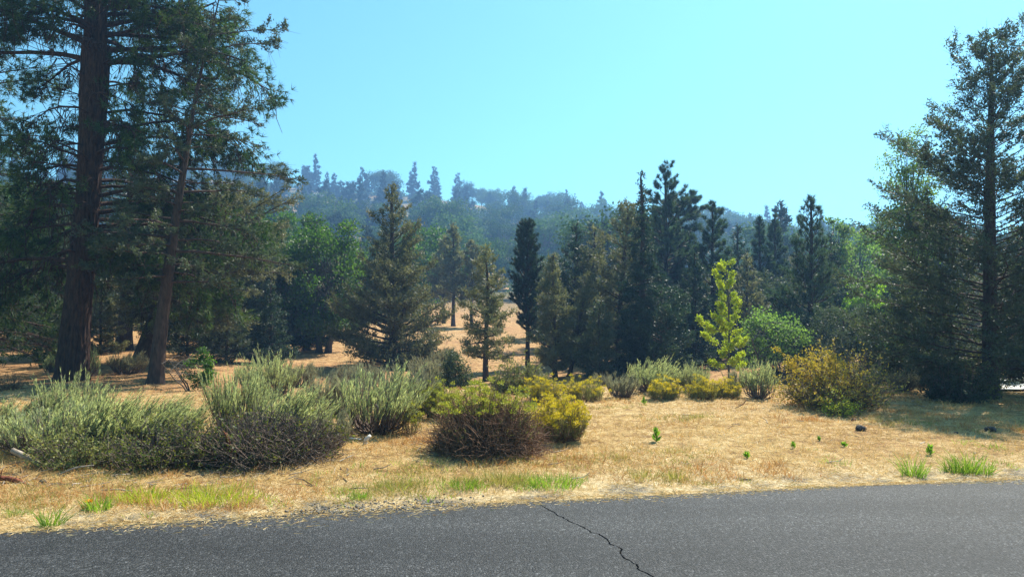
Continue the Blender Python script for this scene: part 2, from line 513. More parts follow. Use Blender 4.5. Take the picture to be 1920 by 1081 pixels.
def hgt(x, y):
    x = np.asarray(x, float)
    y = np.asarray(y, float)
    q = x / np.maximum(y, 8.0)
    left = 1 - smooth(-.50, -.26, q)
    hh = pchip(y, TY, TH) * (1 - left) + pchip(y, TY, TL) * left
    f = np.interp(q, AX, AF)
    big = smooth(45, 140, y)
    hh = hh * (1 + (f - 1) * big)
    off = y - edge_y(x)
    rough = smooth(0.2, 2.5, off)
    hh = hh + rough * (0.035 * wob(x, y, 1.1) + 0.018 * wob(y, x, 3.7)) + smooth(30, 90, y) * 0.35 * wob(x, y, 0.12) + smooth(90, 200, y) * 1.6 * wob(x, y, 0.03)
    # low swell behind the verge, ditch-free edge
    hh = hh + 0.05 * smooth(0.1, 1.5, off)
    under = (off < 0.10) & (off > -RW - 0.1)
    return np.where(under, -0.07, hh)

def place(px, d, sink=0.03):
    x = (px - 960.0) / F * d
    return np.array([x, d, float(hgt(x, d)) - sink])

def top_z(py, d):
    return EYE + (HOR - py) / F * d

def on_ground(px, py):
    """photo pixel -> the point of the ground it looks at"""
    lo = 2.0
    for d in np.arange(2.0, 60, 0.02):
        x = (px - 960.0) / F * d
        if EYE - (py - HOR) / F * d <= float(hgt(x, d)):
            lo = d
            break
    return lo

def sgrid(lo, hi, n, c, fine):
    """coordinates dense near c"""
    a = np.arcsinh((lo - c) / fine)
    b = np.arcsinh((hi - c) / fine)
    return c + fine * np.sinh(np.linspace(a, b, n))

gx = sgrid(-560, 560, 270, 0, 9.0)
gy = np.concatenate([np.linspace(-50, 4.6, 24)[:-1], sgrid(4.6, 640, 310, 6.0, 6.0)])
X, Y = np.meshgrid(gx, gy)
Z = hgt(X, Y)
V = np.stack([X, Y, Z], -1).reshape(-1, 3)
ny, nx = X.shape
i = np.arange(ny - 1)[:, None] * nx
j = np.arange(nx - 1)[None, :]
q = np.stack([i + j, i + j + 1, i + nx + j + 1, i + nx + j], -1).reshape(-1, 4)
g = Acc()
g.add(V, np.concatenate([q[:, [0, 1, 2]], q[:, [0, 2, 3]]]))
q_ = X / np.maximum(Y, 8)
duff = (smooth(13, 17, Y) * (1 - smooth(-.42, -.22, q_))) * 0.8 + smooth(19, 26, Y) * smooth(-.42, -.22, q_) * 0.65 + 0.22 * wob(X, Y, 0.7)
grav = smooth(0.75, 0.25, Y - edge_y(X))
brush = smooth(55, 110, Y)
pale = smooth(1.25, .35, Y - edge_y(X)) * .85 + .25 * smooth(.4, 1.0, wob(X + 40, Y, .8))
ground = link('ground', g.mesh('ground', 'ground', True, {'duff': np.clip(duff, -.3, 1).ravel(), 'gravel': grav.ravel(), 'brush': brush.ravel(), 'pale': pale.ravel()}))
tag(ground, 'dry straw coloured ground rising to a wooded hillside', 'ground', kind='structure')

# ------------------------------------------------------------------ road, with the crack as a real gap
crk = [(1004, 941), (1016, 945), (1030, 954), (1038, 957), (1046, 964), (1058, 969), (1067, 975), (1087, 983), (1099, 989.5), (1108, 996), (1121, 998.5), (1136, 1007.6), (1141, 1014), (1147, 1020), (1157, 1023), (1165, 1027.7), (1163, 1034), (1167, 1042), (1180, 1050), (1192, 1057), (1194, 1063), (1198, 1068), (1212, 1073), (1225, 1080)]
ROADZ = 0.02
cp = []
for px, py in crk:
    d = (EYE - ROADZ) * F / (py - HOR)
    cp.append(((px - 960) / F * d, d))
cp = np.array(cp)
ct = (edge_y(cp[:, 0]) - cp[:, 1]) / RW
ct = np.maximum.accumulate(ct + np.arange(len(ct)) * 1e-4)
ct[0] = 0.0
rr = np.random.default_rng(11)
tt = np.concatenate([np.linspace(0, ct[-1], 110), np.linspace(ct[-1], 1, 60)[1:]])
cxs = np.interp(tt, ct, cp[:, 0])
tail = tt > ct[-1]
cxs[tail] += np.cumsum(rr.normal(0.008, 0.02, tail.sum()))
cxs += rr.normal(0, 0.004, len(tt))
cw = 0.006 + 0.006 * np.abs(np.sin(np.arange(len(tt)) * 0.37)) + rr.uniform(0, 0.006, len(tt))
cw *= smooth(-0.02, 0.05, tt) * 0.6 + 0.4
road = Acc()
def road_half(side):
    cols = 46
    far = 120.0
    f = np.linspace(0, 1, cols) ** 3
    rows = []
    for k_, t in enumerate(tt):
        x0 = cxs[k_] + side * cw[k_] / 2
        x = x0 + side * f * far
        y = edge_y(x) - t * RW
        if k_ == 0:
            y = y + 0.045 * wob(x, x * 0.3, 2.3) + 0.018 * wob(x, x, 17.0) + 0.010 * wob(x, -x, 41.0)
        z = np.full_like(x, ROADZ) + 0.02 * (1 - (2 * t - 1) ** 2) - 0.012
        rows.append(np.stack([x, y, z], -1))
    Vv = np.array(rows)
    nr, nc = Vv.shape[:2]
    ii = np.arange(nr - 1)[:, None] * nc
    jj = np.arange(nc - 1)[None, :]
    qq = np.stack([ii + jj, ii + jj + 1, ii + nc + jj + 1, ii + nc + jj], -1).reshape(-1, 4)
    if side > 0:
        qq = qq[:, ::-1]
    road.add(Vv.reshape(-1, 3), np.concatenate([qq[:, [0, 1, 2]], qq[:, [0, 2, 3]]]))
    # skirts: pavement edge and crack wall
    for line in (Vv[0], Vv[:, 0]):
        lo = line.copy()
        lo[:, 2] = -0.09
        if line is Vv[0] or True:
            st = np.concatenate([line, lo])
            n_ = len(line)
            a_ = np.arange(n_ - 1)
            qs = np.stack([a_, a_ + 1, n_ + a_ + 1, n_ + a_], -1)
            road.add(st, np.concatenate([qs[:, [0, 1, 2]], qs[:, [0, 2, 3]]]))
road_half(-1)
road_half(1)
ro = link('road', road.mesh('road', 'asphalt'))
tag(ro, 'grey asphalt road with a jagged crack running across', 'road', kind='structure')

# pale drive behind the tall cedar on the right
dv = Acc()
pts_n, pts_f = [], []
for s in np.linspace(0, 1, 30):
    x = 10.3 + s * 30
    y = 15.6 + s * 5 + 0.4 * math.sin(s * 7)
    pts_n.append((x, y, float(hgt(x, y)) + 0.06))
    pts_f.append((x - .5, y + 1.1 + 2.6 * min(1, s * 6), float(hgt(x, y)) + 0.06))
L_ = pts_n + pts_f
a_ = np.arange(29)
qs = np.stack([a_, a_ + 1, 30 + a_ + 1, 30 + a_], -1)
dv.add(L_, np.concatenate([qs[:, [0, 1, 2]], qs[:, [0, 2, 3]]]))
tag(link('driveway', dv.mesh('driveway', 'concrete')), 'pale concrete drive beyond the tall cedar', 'driveway', kind='structure')
# ------------------------------------------------------------------ plant generators
def interp_path(path, t):
    path = np.asarray(path)
    n = len(path) - 1
    u = np.clip(np.asarray(t, float), 0, 1) * n
    i0 = np.minimum(u.astype(int), n - 1)
    f = (u - i0)[..., None]
    return path[i0] * (1 - f) + path[i0 + 1] * f

def densify(pts, n, rg, jit=0.0):
    pts = np.asarray(pts, float)
    s = np.concatenate([[0], np.cumsum(np.linalg.norm(np.diff(pts, axis=0), axis=1))])
    s /= s[-1]
    t = np.linspace(0, 1, n)
    out = np.stack([pchip(t, s, pts[:, k]) if n > 3 else np.interp(t, s, pts[:, k]) for k in range(3)], -1)
    if jit:
        out[1:-1, :2] += np.cumsum(rg.normal(0, jit, (n - 2, 2)), 0) * 0.6
    return out

def bark_trunk(acc, path, rad, rg, k=80, amp=0.05, freq=15):
    """trunk with deep vertical bark furrows as geometry"""
    n = len(path)
    th = np.linspace(0, 2 * np.pi, k, endpoint=False)
    z = path[:, 2][:, None]
    T_ = th[None, :]
    ph = rg.uniform(0, 6.28, 8)
    warp = 0.5 * np.sin(1.9 * z + ph[0] + 2 * T_) + 0.35 * np.sin(4.3 * z + ph[1] + 3 * T_) + 0.22 * np.sin(9.1 * z + ph[2] + 5 * T_)
    rid = np.abs(np.sin(freq * 0.5 * T_ + warp * 1.7 + ph[3])) ** 0.6
    rid2 = np.abs(np.sin(freq * 1.1 * T_ - warp * 2.3 + 3.1 * z + ph[4])) ** 0.7
    cut = 0.5 + 0.5 * np.sin(14 * z + 6 * np.sin(freq * .5 * T_ + ph[5]) + ph[6])
    r = np.asarray(rad)[:, None] * (1 + amp * (1.3 * rid + 0.6 * rid2 + 0.35 * cut * rid - 1.2) + rg.normal(0, amp * 0.12, (n, k)))
    V = path[:, None, :] + np.stack([r * np.cos(T_), r * np.sin(T_), np.zeros_like(r)], -1)
    i = np.arange(n - 1)[:, None] * k
    j = np.arange(k)[None, :]
    j2 = (j + 1) % k
    q = np.stack([i + j, i + j2, i + k + j2, i + k + j], -1).reshape(-1, 4)
    acc.add(V.reshape(-1, 3), np.concatenate([q[:, [0, 1, 2]], q[:, [0, 2, 3]]]))

def shape_cone(p=0.85, low=0.75):
    return lambda u: (low + (1 - low) * np.minimum(1, u / 0.18)) * np.maximum(1 - u, 0) ** p * np.minimum(1, .3 + 2.2 * (1 - u)) + 0.02
def shape_egg():
    return lambda u: 0.06 + 0.94 * np.sin(np.pi * np.minimum(1, (u * 0.80 + 0.2))) ** 0.9
def shape_col():
    return lambda u: 0.10 + 0.90 * np.sin(np.pi * np.minimum(1, u * .86 + .14)) ** .7

class Tree:
    def __init__(s, seed):
        s.rg = np.random.default_rng(seed)
        s.wood, s.leaf = Acc(), Acc()
        s.P0, s.P1, s.P2, s.w = [], [], [], []

    def trunk(s, path, r0, r1, k=8, flare=1.35, bark=False, amp=.05, rows=None):
        t = np.linspace(0, 1, len(path))
        rad = r1 + (r0 - r1) * (1 - t) ** 0.85
        z = path[:, 2] - path[0, 2]
        rad = rad * (1 + (flare - 1) * np.exp(-z / (r0 * 2.2)))
        if bark:
            bark_trunk(s.wood, path, rad, s.rg, amp=amp)
        else:
            tube(s.wood, path, rad, k)

    def branches(s, path, cb, nb, R0, shp, e0, e1, sub_n=9, sub_len=.38, sub_up=0.0, bias=(0, 0), rb=0.03, wander=.15, ct=1.0, k=4, lenvar=(.6, 1.15), phis=None):
        rg = s.rg
        path = np.asarray(path)
        for b in range(nb):
            t = (b + rg.uniform(0, 1)) / nb
            t = cb + (ct - cb) * (.5 * t + .5 * (1 - math.sqrt(max(0, 1 - t))))
            u = (t - cb) / max(1e-6, 1 - cb)
            base = interp_path(path, np.array(t))
            phi = b * 2.39996 + rg.uniform(-.5, .5) if phis is None else rg.uniform(*phis)
            L = R0 * float(shp(np.array(u))) * rg.uniform(*lenvar)
            L *= max(0.3, 1 + bias[0] * math.cos(phi) + bias[1] * math.sin(phi))
            if L < 0.05:
                continue
            m = 6
            sx = np.linspace(0, 1, m)
            a0, a1 = (e0(u), e1(u))
            el = a0 + (a1 - a0) * sx + np.cumsum(rg.normal(0, .06, m))
            az = phi + np.cumsum(rg.normal(0, wander, m))
            st = np.stack([np.cos(az) * np.cos(el), np.sin(az) * np.cos(el), np.sin(el)], -1) * (L / (m - 1))
            pts = np.concatenate([[base], base + np.cumsum(st[:-1], 0)])
            r = rb * (0.35 + 0.65 * (1 - u)) * min(1.3, 0.4 + L / R0)
            tube(s.wood, pts, r * (1 - 0.82 * sx), k, cap=False)
            ns = int(sub_n * L) + 3
            si = rg.uniform(.18, 1, ns) ** 0.75
            p0 = interp_path(pts, si)
            tg = unit(interp_path(pts, np.minimum(si + .05, 1)) - interp_path(pts, si - .08))
            side = unit(np.cross(tg, np.array([0, 0, 1.0]))) * np.where(np.arange(ns) % 2, 1, -1)[:, None]
            D = unit(tg * rg.uniform(.4, 1, (ns, 1)) + side * rg.uniform(.2, 1, (ns, 1)) + np.array([0, 0, 1.0]) * rg.normal(sub_up * .4, .28, (ns, 1)))
            l = (sub_len * L * (1.15 - si * .75) * rg.uniform(.5, 1.2, ns) + .05)[:, None]
            p1 = p0 + D * l * .5
            p2 = p1 + unit(D + np.array([0, 0, 1.0]) * sub_up + rg.normal(0, .2, (ns, 3))) * l * .5
            s.P0.append(p0); s.P1.append(p1); s.P2.append(p2)
            s.w.append(np.linalg.norm(p2 - p0, axis=1))

    def finish_twigs(s, r=0.006, frac=1.0):
        P0, P1, P2 = (np.concatenate(x) for x in (s.P0, s.P1, s.P2))
        s.p = (P0, P1, P2, np.concatenate(s.w))
        k = s.rg.uniform(size=len(P0)) < frac
        twigs(s.wood, P0[k], P1[k], r, r * .7)
        twigs(s.wood, P1[k], P2[k], r * .7, r * .3)

    def pts(s, n, lo=0.15, power=1.0):
        P0, P1, P2, w = s.p
        i = s.rg.choice(len(P0), n, p=w / w.sum())
        u = lo + (1 - lo) * s.rg.uniform(size=n) ** power
        a = np.where((u < .5)[:, None], P0[i] + (P1[i] - P0[i]) * (u * 2)[:, None], P1[i] + (P2[i] - P1[i]) * ((u - .5) * 2)[:, None])
        d = unit(np.where((u < .5)[:, None], P1[i] - P0[i], P2[i] - P1[i]))
        hv = np.random.default_rng(5).uniform(size=len(P0))[i]
        return a, d, hv

    def sprays(s, n, L, W, jit=.05, up=.25, spread=.75, kind='tri', lo=.15):
        rg = s.rg
        a, d, hv = s.pts(n, lo)
        a = a + rg.normal(0, jit, (n, 3))
        D = d * .7 + rg.normal(0, spread, (n, 3)) + np.array([0, 0, up])
        blades(s.leaf, a, D, L * rg.uniform(.6, 1.3, n), W * rg.uniform(.7, 1.3, n), np.clip(.65 * hv + .35 * rg.uniform(size=n), 0, 1), rg, kind)

    def tufts(s, n, q, L, W, lo=.45, up=.3, spread=.75):
        rg = s.rg
        a, d, hv = s.pts(n, lo, .8)
        a = np.repeat(a, q, 0)
        d = np.repeat(d, q, 0)
        hv = np.repeat(hv, q)
        m = n * q
        D = d * .8 + rg.normal(0, spread, (m, 3)) + np.array([0, 0, up])
        blades(s.leaf, a - unit(d) * rg.uniform(0, .06, (m, 1)), D, L * rg.uniform(.7, 1.15, m), W, np.clip(.6 * hv + .4 * rg.uniform(size=m), 0, 1), rg)

    def parts(s, bark, leafm, smooth_bark=True):
        out = [('trunk', s.wood.mesh('trunk', bark, smooth_bark))]
        if s.leaf.n:
            out.append(('crown', s.leaf.mesh('crown', leafm)))
        return out

def lin(a, b):
    return lambda u: a + (b - a) * u

def pxpath(pts, d, base):
    """photo pixels of a trunk line at depth d -> local points"""
    out = []
    for px, py in pts:
        out.append(((px - 960.0) / F * d - base[0], 0.0, top_z(py, d) - base[2]))
    out[0] = (out[0][0], 0, 0.0)
    return np.array(out)

def std_path(H, rg, lean=(0, 0), n=12, jit=.03):
    return densify([(0, 0, 0), (lean[0] * .45, lean[1] * .45, H * .5), (lean[0], lean[1], H)], n, rg, jit)

# ---- tree recipes; each returns the parts of one tree, H metres high, crown radius Rm
def make_juniper(seed, H, Rm, d, cb=.12, shp=None, mat='juniper', cov=4.2, lean=(0, 0), bias=(0, 0), r0=None, e=(.35, .75, .15, .9), nb=None, path=None, sub_up=.25, ct=1.0):
    t = Tree(seed)
    path = std_path(H, t.rg, lean) if path is None else path
    r0 = r0 or H * .022
    t.trunk(path, r0, .012)
    shp = shp or shape_cone()
    nb = int((nb or (26 + H * 4)) * 1.7)
    t.branches(path, cb, nb, Rm * 1.18, shp, lin(e[0], e[1]), lin(e[2], e[3]), sub_n=12, sub_len=.42, lenvar=(.45, 1.12), sub_up=sub_up, bias=bias, rb=r0 * .28, ct=ct)
    t.finish_twigs(max(.004, d * .00024), .35)
    px = d / 711.0
    L, Wd = 2.8 * px, 1.15 * px
    cov *= 1.5
    area = 1.25 * Rm * H * (1 - cb)
    n = int(np.clip(cov * area / (L * Wd * .5), 4000, 48000))
    t.sprays(n, L, Wd, jit=.05)
    return t.parts('juniper_bark', mat)

def make_pine(seed, H, Rm, d, cb=.15, shp=None, mat='young_pine', cov=1.0, r0=None, e=(.15, 1.0, .5, 1.15), nb=None, q=14, NL=.15, lean=(0, 0), path=None, bark='pine_bark', bias=(0, 0), ct=1.0):
    t = Tree(seed)
    path = std_path(H, t.rg, lean, jit=.015) if path is None else path
    r0 = r0 or H * .018
    t.trunk(path, r0, .015)
    shp = shp or shape_cone(.8)
    nb = int((nb or (22 + H * 4)) * 1.5)
    t.branches(path, cb, nb, Rm * 1.15, shp, lin(e[0], e[1]), lin(e[2], e[3]), sub_n=9, sub_len=.38, lenvar=(.5, 1.12), sub_up=.45, rb=r0 * .3, bias=bias, ct=ct)
    t.finish_twigs(max(.005, d * .0003))
    area = 1.25 * Rm * H * (1 - cb)
    n = int(np.clip(cov * area * 260, 700, 4200))
    t.tufts(n, q, NL, max(.012, d * .0006), up=.35)
    return t.parts(bark, mat)

def make_broad(seed, H, Rx, Rz, cz, d, nc=45, leafm='oak', cov=3.2, cr=.75, stems=1, r0=.14, leafpx=(2.4, 1.9), bark='grey_bark', Ry=None, shell=.55):
    """broadleaf tree: limbs reaching out to leaf clumps spread through an uneven crown"""
    t = Tree(seed)
    rg = t.rg
    Ry = Ry or Rx
    dirs = unit(rg.normal(size=(nc, 3)))
    rad = shell + (1 - shell) * rg.uniform(size=(nc, 1)) ** .6
    lump = 1 + .14 * np.sin(dirs[:, :1] * 5 + seed) + .12 * np.sin(dirs[:, 1:2] * 6 + 2 * seed)
    C = dirs * rad * lump * np.array([Rx, Ry, Rz]) * .86 + np.array([0, 0, cz])
    for sidx in range(stems):
        off = np.array([rg.normal(0, .25), rg.normal(0, .25), 0]) * (stems > 1)
        fork = np.array([off[0] * 1.8, off[1] * 1.8, max(.35, cz - Rz * .75)])
        pp = densify([off, off * 1.3 + [0, 0, fork[2] * .5], fork, fork * [1.6, 1.6, 1] + [0, 0, Rz * .8]], 9, rg, .02)
        t.trunk(pp, r0 / math.sqrt(stems), r0 * .3 / math.sqrt(stems))
        for c in C[sidx::stems]:
            f = rg.uniform(.35, .95)
            b = interp_path(pp, np.array(f))
            mid = b + (c - b) * .5 + np.array([0, 0, .12 * np.linalg.norm(c - b)])
            pa = densify([b, mid, c], 6, rg, .02)
            tube(t.wood, pa, np.linspace(r0 * .28, r0 * .05, 6) / math.sqrt(stems) ** .5, 4, cap=False)
    px = d / 711.0
    L, Wd = leafpx[0] * px, leafpx[1] * px
    area = np.pi * Rx * Rz
    n = int(np.clip(cov * area / (L * Wd * .5), 2000, 30000))
    ci = rg.integers(0, nc, n)
    cs = cr * (0.7 + .6 * rg.uniform(size=nc))
    v = unit(rg.normal(size=(n, 3))) * (rg.uniform(size=(n, 1)) ** .45)
    P = C[ci] + v * cs[ci][:, None] * np.array([1, 1, .68])
    D = unit(rg.normal(size=(n, 3)) + np.array([0, 0, -.2]))
    ch = rg.uniform(size=nc)
    blades(t.leaf, P, D, L * rg.uniform(.7, 1.25, n), Wd, np.clip(.45 * ch[ci] + .55 * rg.uniform(size=n), 0, 1), rg, 'leaf')
    # twiglets inside the clumps
    k = min(n, nc * 14)
    twigs(t.wood, C[ci[:k]], P[:k], r0 * .05, r0 * .02)
    return t.parts(bark, leafm)

def add_tree(name, label, cat, px, d, parts, group=None, rz=0.0, sink=.06):
    return thing(name, label, cat, place(px, d, sink), parts, group, rz)

# ------------------------------------------------------------------ the big ponderosa at the left
def big_pine():
    d = 18.3
    base = place(134, d, .08)
    t = Tree(101)
    rg = t.rg
    low = densify(pxpath([(134, 705), (143, 600), (155, 480), (166, 350), (174, 220), (178, 130), (181, 85)], d, base), 150, rg)
    rad = np.interp(low[:, 2], [0, .25, .7, 2, 5, 6.6, 7.4], [.43, .385, .35, .305, .265, .285, .315])
    bark_trunk(t.wood, low, rad, rg, k=96, amp=.085, freq=17)
    la = densify(pxpath([(172, 130), (168, 70), (162, 0), (152, -130), (140, -300)], d, base), 60, rg)
    la[:, 2] = np.linspace(low[-1, 2] - .55, 14.0, 60)
    lb = densify(pxpath([(188, 130), (196, 60), (204, 0), (214, -130), (226, -300)], d, base), 60, rg)
    lb[:, 2] = np.linspace(low[-1, 2] - .55, 14.6, 60)
    bark_trunk(t.wood, la, np.linspace(.20, .03, 60), rg, k=40, amp=.06, freq=13)
    bark_trunk(t.wood, lb, np.linspace(.17, .03, 60), rg, k=40, amp=.06, freq=13)
    one = lambda u: 1.0 + 0 * u
    kw = dict(sub_n=6, sub_len=.42, rb=.06, wander=.25, k=5, bias=(0, .42))
    t.branches(low, .32, 62, 3.4, one, lin(.15, .3), lin(-.8, -.25), sub_up=-.7, lenvar=(.35, 1.15), **kw)
    t.branches(la, .0, 40, 3.2, lambda u: 1 - .65 * u, lin(.2, .9), lin(-.5, .9), sub_up=-.5, **kw)
    t.branches(lb, .0, 40, 3.5, lambda u: 1 - .65 * u, lin(.2, .9), lin(-.5, .9), sub_up=-.5, **kw)
    t.finish_twigs(.010)
    # long hanging twigs, bare
    nh = 3000
    a, dd, hv = t.pts(nh, .1)
    l = rg.uniform(.25, .9, (nh, 1))
    m1 = a + (dd * .4 + np.array([0, 0, -.45]) + rg.normal(0, .3, (nh, 3))) * l * .55
    m2 = m1 + (np.array([0, 0, -.75]) + rg.normal(0, .3, (nh, 3))) * l * .55
    twigs(t.wood, a, m1, .012, .010)
    twigs(t.wood, m1, m2, .010, .006)
    # needles sit in heavy clumps at the ends of some of the boughs
    P0, P1, P2, w = t.p
    far = np.linalg.norm(P2[:, :2] - interp_path(low, np.clip(P2[:, 2] / low[-1, 2], 0, 1))[:, :2], axis=1)
    wt = far ** 1.6
    tx = interp_path(low, np.clip(P2[:, 2] / low[-1, 2], 0, 1))[:, 0]
    wt = np.where((P2[:, 1] < .3) & (np.abs(P2[:, 0] - tx) < .75) & (P2[:, 2] < 8.5), wt * .03, wt)
    ch = rg.choice(len(P2), 1650, replace=False, p=wt / wt.sum())
    nt_ = 9
    ii = np.repeat(ch, nt_)
    C = P2[ii] + rg.normal(0, .11, (len(ii), 3))
    od = unit(P2[ii] - P1[ii] + [0, 0, .15])
    q = 13
    cc = np.repeat(C, q, 0)
    dd = np.repeat(unit(od + rg.normal(0, .45, od.shape)), q, 0)
    hv = np.repeat(rg.uniform(size=len(P2))[ii], q)
    m = len(cc)
    blades(t.leaf, cc, dd * .75 + rg.normal(0, .55, (m, 3)), .21 * rg.uniform(.7, 1.1, m), .019, np.clip(.6 * hv + .4 * rg.uniform(size=m), 0, 1), rg)
    return t.parts('pine_bark', 'pine_needle', False), base
parts, base = big_pine()
thing('ponderosa_pine', 'huge forked pine with furrowed dark red-brown trunk and drooping bare twigs', 'tree', base, parts)

def edge_pine():
    d = 22.0
    base = place(-75, d, .08)
    t = Tree(105)
    rg = t.rg
    path = std_path(15.0, rg, (.3, 0), 24, .02)
    t.trunk(path, .30, .04, k=12)
    t.branches(path, .12, 90, 3.4, lambda u: 1.05 - .7 * u, lin(.1, .8), lin(-.5, .7), sub_n=6, sub_len=.42, sub_up=-.4, rb=.05, wander=.22)
    t.finish_twigs(.010)
    P0, P1, P2, w = t.p
    ii = np.repeat(rg.choice(len(P2), 900, replace=False), 8)
    C = P2[ii] + rg.normal(0, .12, (len(ii), 3))
    q = 11
    od = np.repeat(unit(unit(P2[ii] - P1[ii]) + rg.normal(0, .45, C.shape) + [0, 0, .15]), q, 0)
    m = len(od)
    blades(t.leaf, np.repeat(C, q, 0), od * .75 + rg.normal(0, .55, (m, 3)), .21 * rg.uniform(.7, 1.1, m), .022, np.clip(.6 * np.repeat(rg.uniform(size=len(P2))[ii], q) + .4 * rg.uniform(size=m), 0, 1), rg)
    return t.parts('pine_bark', 'pine_needle'), base
parts, base = edge_pine()
thing('pine', 'dark pine mostly out of sight, boughs hanging in beside the huge forked pine', 'tree', base, parts)

# leaning conifer whose trunk rises to the right of the big pine
def leaning_conifer():
    d = 17.6
    base = place(290, d, .06)
    t = Tree(202)
    rg = t.rg
    p = densify(pxpath([(291, 716), (299, 640), (311, 545), (328, 420), (349, 290), (367, 180), (388, 90), (408, 10), (424, -70)], d, base), 110, rg)
    rad = np.interp(p[:, 2], [0, .3, 1.0, 2.6, 6, 9.5], [.24, .185, .16, .13, .06, .014])
    bark_trunk(t.wood, p, rad, rg, k=56, amp=.06, freq=11)
    t.branches(p, .24, 66, 2.4, lambda u: 1.0 - .55 * u, lin(-.05, .35), lin(-.25, .25), lenvar=(.35, 1.15), sub_n=7, sub_len=.33, sub_up=.15, bias=(.28, 0), rb=.035, wander=.13)
    t.finish_twigs(.007)
    a, dd, hv = t.pts(900, .2)
    twigs(t.wood, a, a + (dd * .4 + rg.normal(0, .3, (900, 3)) + [0, 0, -.35]) * .4, .004, .002)
    t.sprays(32000, .075, .03, jit=.03, up=.15, spread=.7, lo=.45)
    return t.parts('juniper_bark', 'cedar', False), base
parts, base = leaning_conifer()
thing('leaning_conifer', 'slim conifer leaning right with layered level branches, its trunk on bare orange ground', 'tree', base, parts)

# dense olive juniper behind it, on a strongly slanting trunk
def slant_juniper():
    d = 25.0
    base = place(262, d, .06)
    t = Tree(303)
    p = densify(pxpath([(262, 662), (284, 610), (308, 560), (345, 500), (392, 440), (420, 380), (432, 350)], d, base), 40, t.rg)
    t.trunk(p, .24, .03, k=9)
    t.branches(p, .28, 110, 2.8, shape_egg(), lin(-.25, .7), lin(-.35, .9), sub_n=8, sub_len=.36, sub_up=0.0, bias=(.25, 0), rb=.07)
    t.finish_twigs(.007)
    t.sprays(60000, .10, .04, jit=.04, up=.0)
    return t.parts('juniper_bark', 'juniper'), base
parts, base = slant_juniper()
thing('slanting_juniper', 'broad olive juniper on a slanting dark trunk, behind the leaning conifer', 'tree', base, parts)

d = 29.0
b_ = place(232, d)
pp_ = densify(pxpath([(232, 657), (238, 560), (244, 460), (248, 340), (250, 240)], d, b_), 30, rng, .01)
thing('shaded_conifer', 'shaded conifer with straight dark trunk standing behind the big pine', 'tree', b_, make_juniper(304, 9, 2.2, d, cb=.30, path=pp_, r0=.29, mat='cedar', e=(-.1, .5, -.35, .6), cov=2.4))

# ------------------------------------------------------------------ middle-ground trees
def Hh(px, d, top):
    return top_z(top, d) - float(place(px, d, 0)[2])
def R_(w, d):
    return w / F * d

def J(name, label, seed, px, d, top, half, **kw):
    return add_tree(name, label, 'tree', px, d, make_juniper(seed, Hh(px, d, top), R_(half, d), d, **kw))
def P(name, label, seed, px, d, top, half, **kw):
    return add_tree(name, label, 'tree', px, d, make_pine(seed, Hh(px, d, top), R_(half, d), d, **kw))
def B(name, label, seed, px, d, top, bot, half, **kw):
    H = Hh(px, d, top)
    zb = max(.15, top_z(bot, d) - float(place(px, d, 0)[2]))
    return add_tree(name, label, 'tree', px, d, make_broad(seed, H, R_(half, d), (H - zb) / 2, (H + zb) / 2, d, **kw))

J('juniper', 'dark bushy juniper with low skirts, seen left of the big pine trunk', 310, 62, 33, 365, 95, cb=.08, shp=shape_egg(), mat='cedar')
B('oak', 'sunlit green oak glimpsed behind the dark juniper left of the big pine', 311, 20, 46, 300, 560, 110, nc=40, cr=1.0)
J('juniper', 'small ragged juniper bush at the feet of the shaded conifer', 312, 112, 26, 585, 45, cb=.05, shp=shape_egg())
B('oak', 'yellow-green topped oak between the slanting juniper and the dark round oak', 320, 490, 46, 380, 640, 92, nc=50, cr=.95, stems=2)
B('oak', 'large round oak with dark limbs and sunlit right edge, beside the tall pyramid juniper', 321, 602, 34, 386, 668, 104, nc=75, cr=.72, stems=4, r0=.28, cov=3.6)
J('juniper', 'tall grey-green pyramid juniper with a pointed tip, widest of the middle junipers', 322, 737, 29, 342, 118, cb=.04, cov=4.8, shp=shape_cone(.95, .9), e=(.05, .95, .30, 1.15), nb=85, r0=.2)
B('oak', 'dull green oak crown showing behind the right shoulder of the pyramid juniper', 323, 800, 62, 402, 600, 75, nc=45, cr=1.2)
J('juniper', 'slim bare-trunked juniper on the sunlit slope, left of three', 324, 832, 54, 440, 34, cb=.30)
J('juniper', 'slim bare-trunked juniper on the sunlit slope, tallest of three', 325, 850, 51, 418, 34, cb=.30)
J('juniper', 'slim bare-trunked juniper on the sunlit slope, right of three', 326, 884, 50, 448, 36, cb=.32)
J('juniper', 'open juniper with bare lower trunk before the orange slope', 327, 911, 23.5, 462, 58, cb=.24, cov=3.2, r0=.11, e=(-.05, .8, .1, 1.0), shp=shape_cone(.7, .8))
P('dense_conifer', 'dense dark blue-green conifer with smooth narrow cone on a bare trunk', 328, 989, 28, 416, 38, cb=.30, mat='dark_fir', cov=4.0, e=(.5, 1.0, .8, 1.2), NL=.13, q=12, nb=90, shp=shape_egg())
J('juniper', 'olive juniper with rounded tip just right of the dense dark conifer', 329, 1040, 24.5, 472, 52, cb=.14)
J('juniper', 'juniper with a bent leaning trunk among the middle thicket', 330, 1066, 25.5, 505, 44, cb=.25, lean=(.7, 0), bias=(.1, 0), cov=3.2)
J('juniper', 'thin pale juniper rising behind the bent one', 331, 1096, 36, 462, 40, cb=.2)
J('juniper', 'pale olive juniper with sparse crown left of the fir spire', 332, 1158, 27, 386, 46, cb=.2, shp=shape_col(), cov=3.2, lean=(.35, 0))
J('juniper', 'low dark juniper filling the thicket below the pale sparse one', 333, 1128, 23.5, 560, 48, cb=.1, mat='cedar')
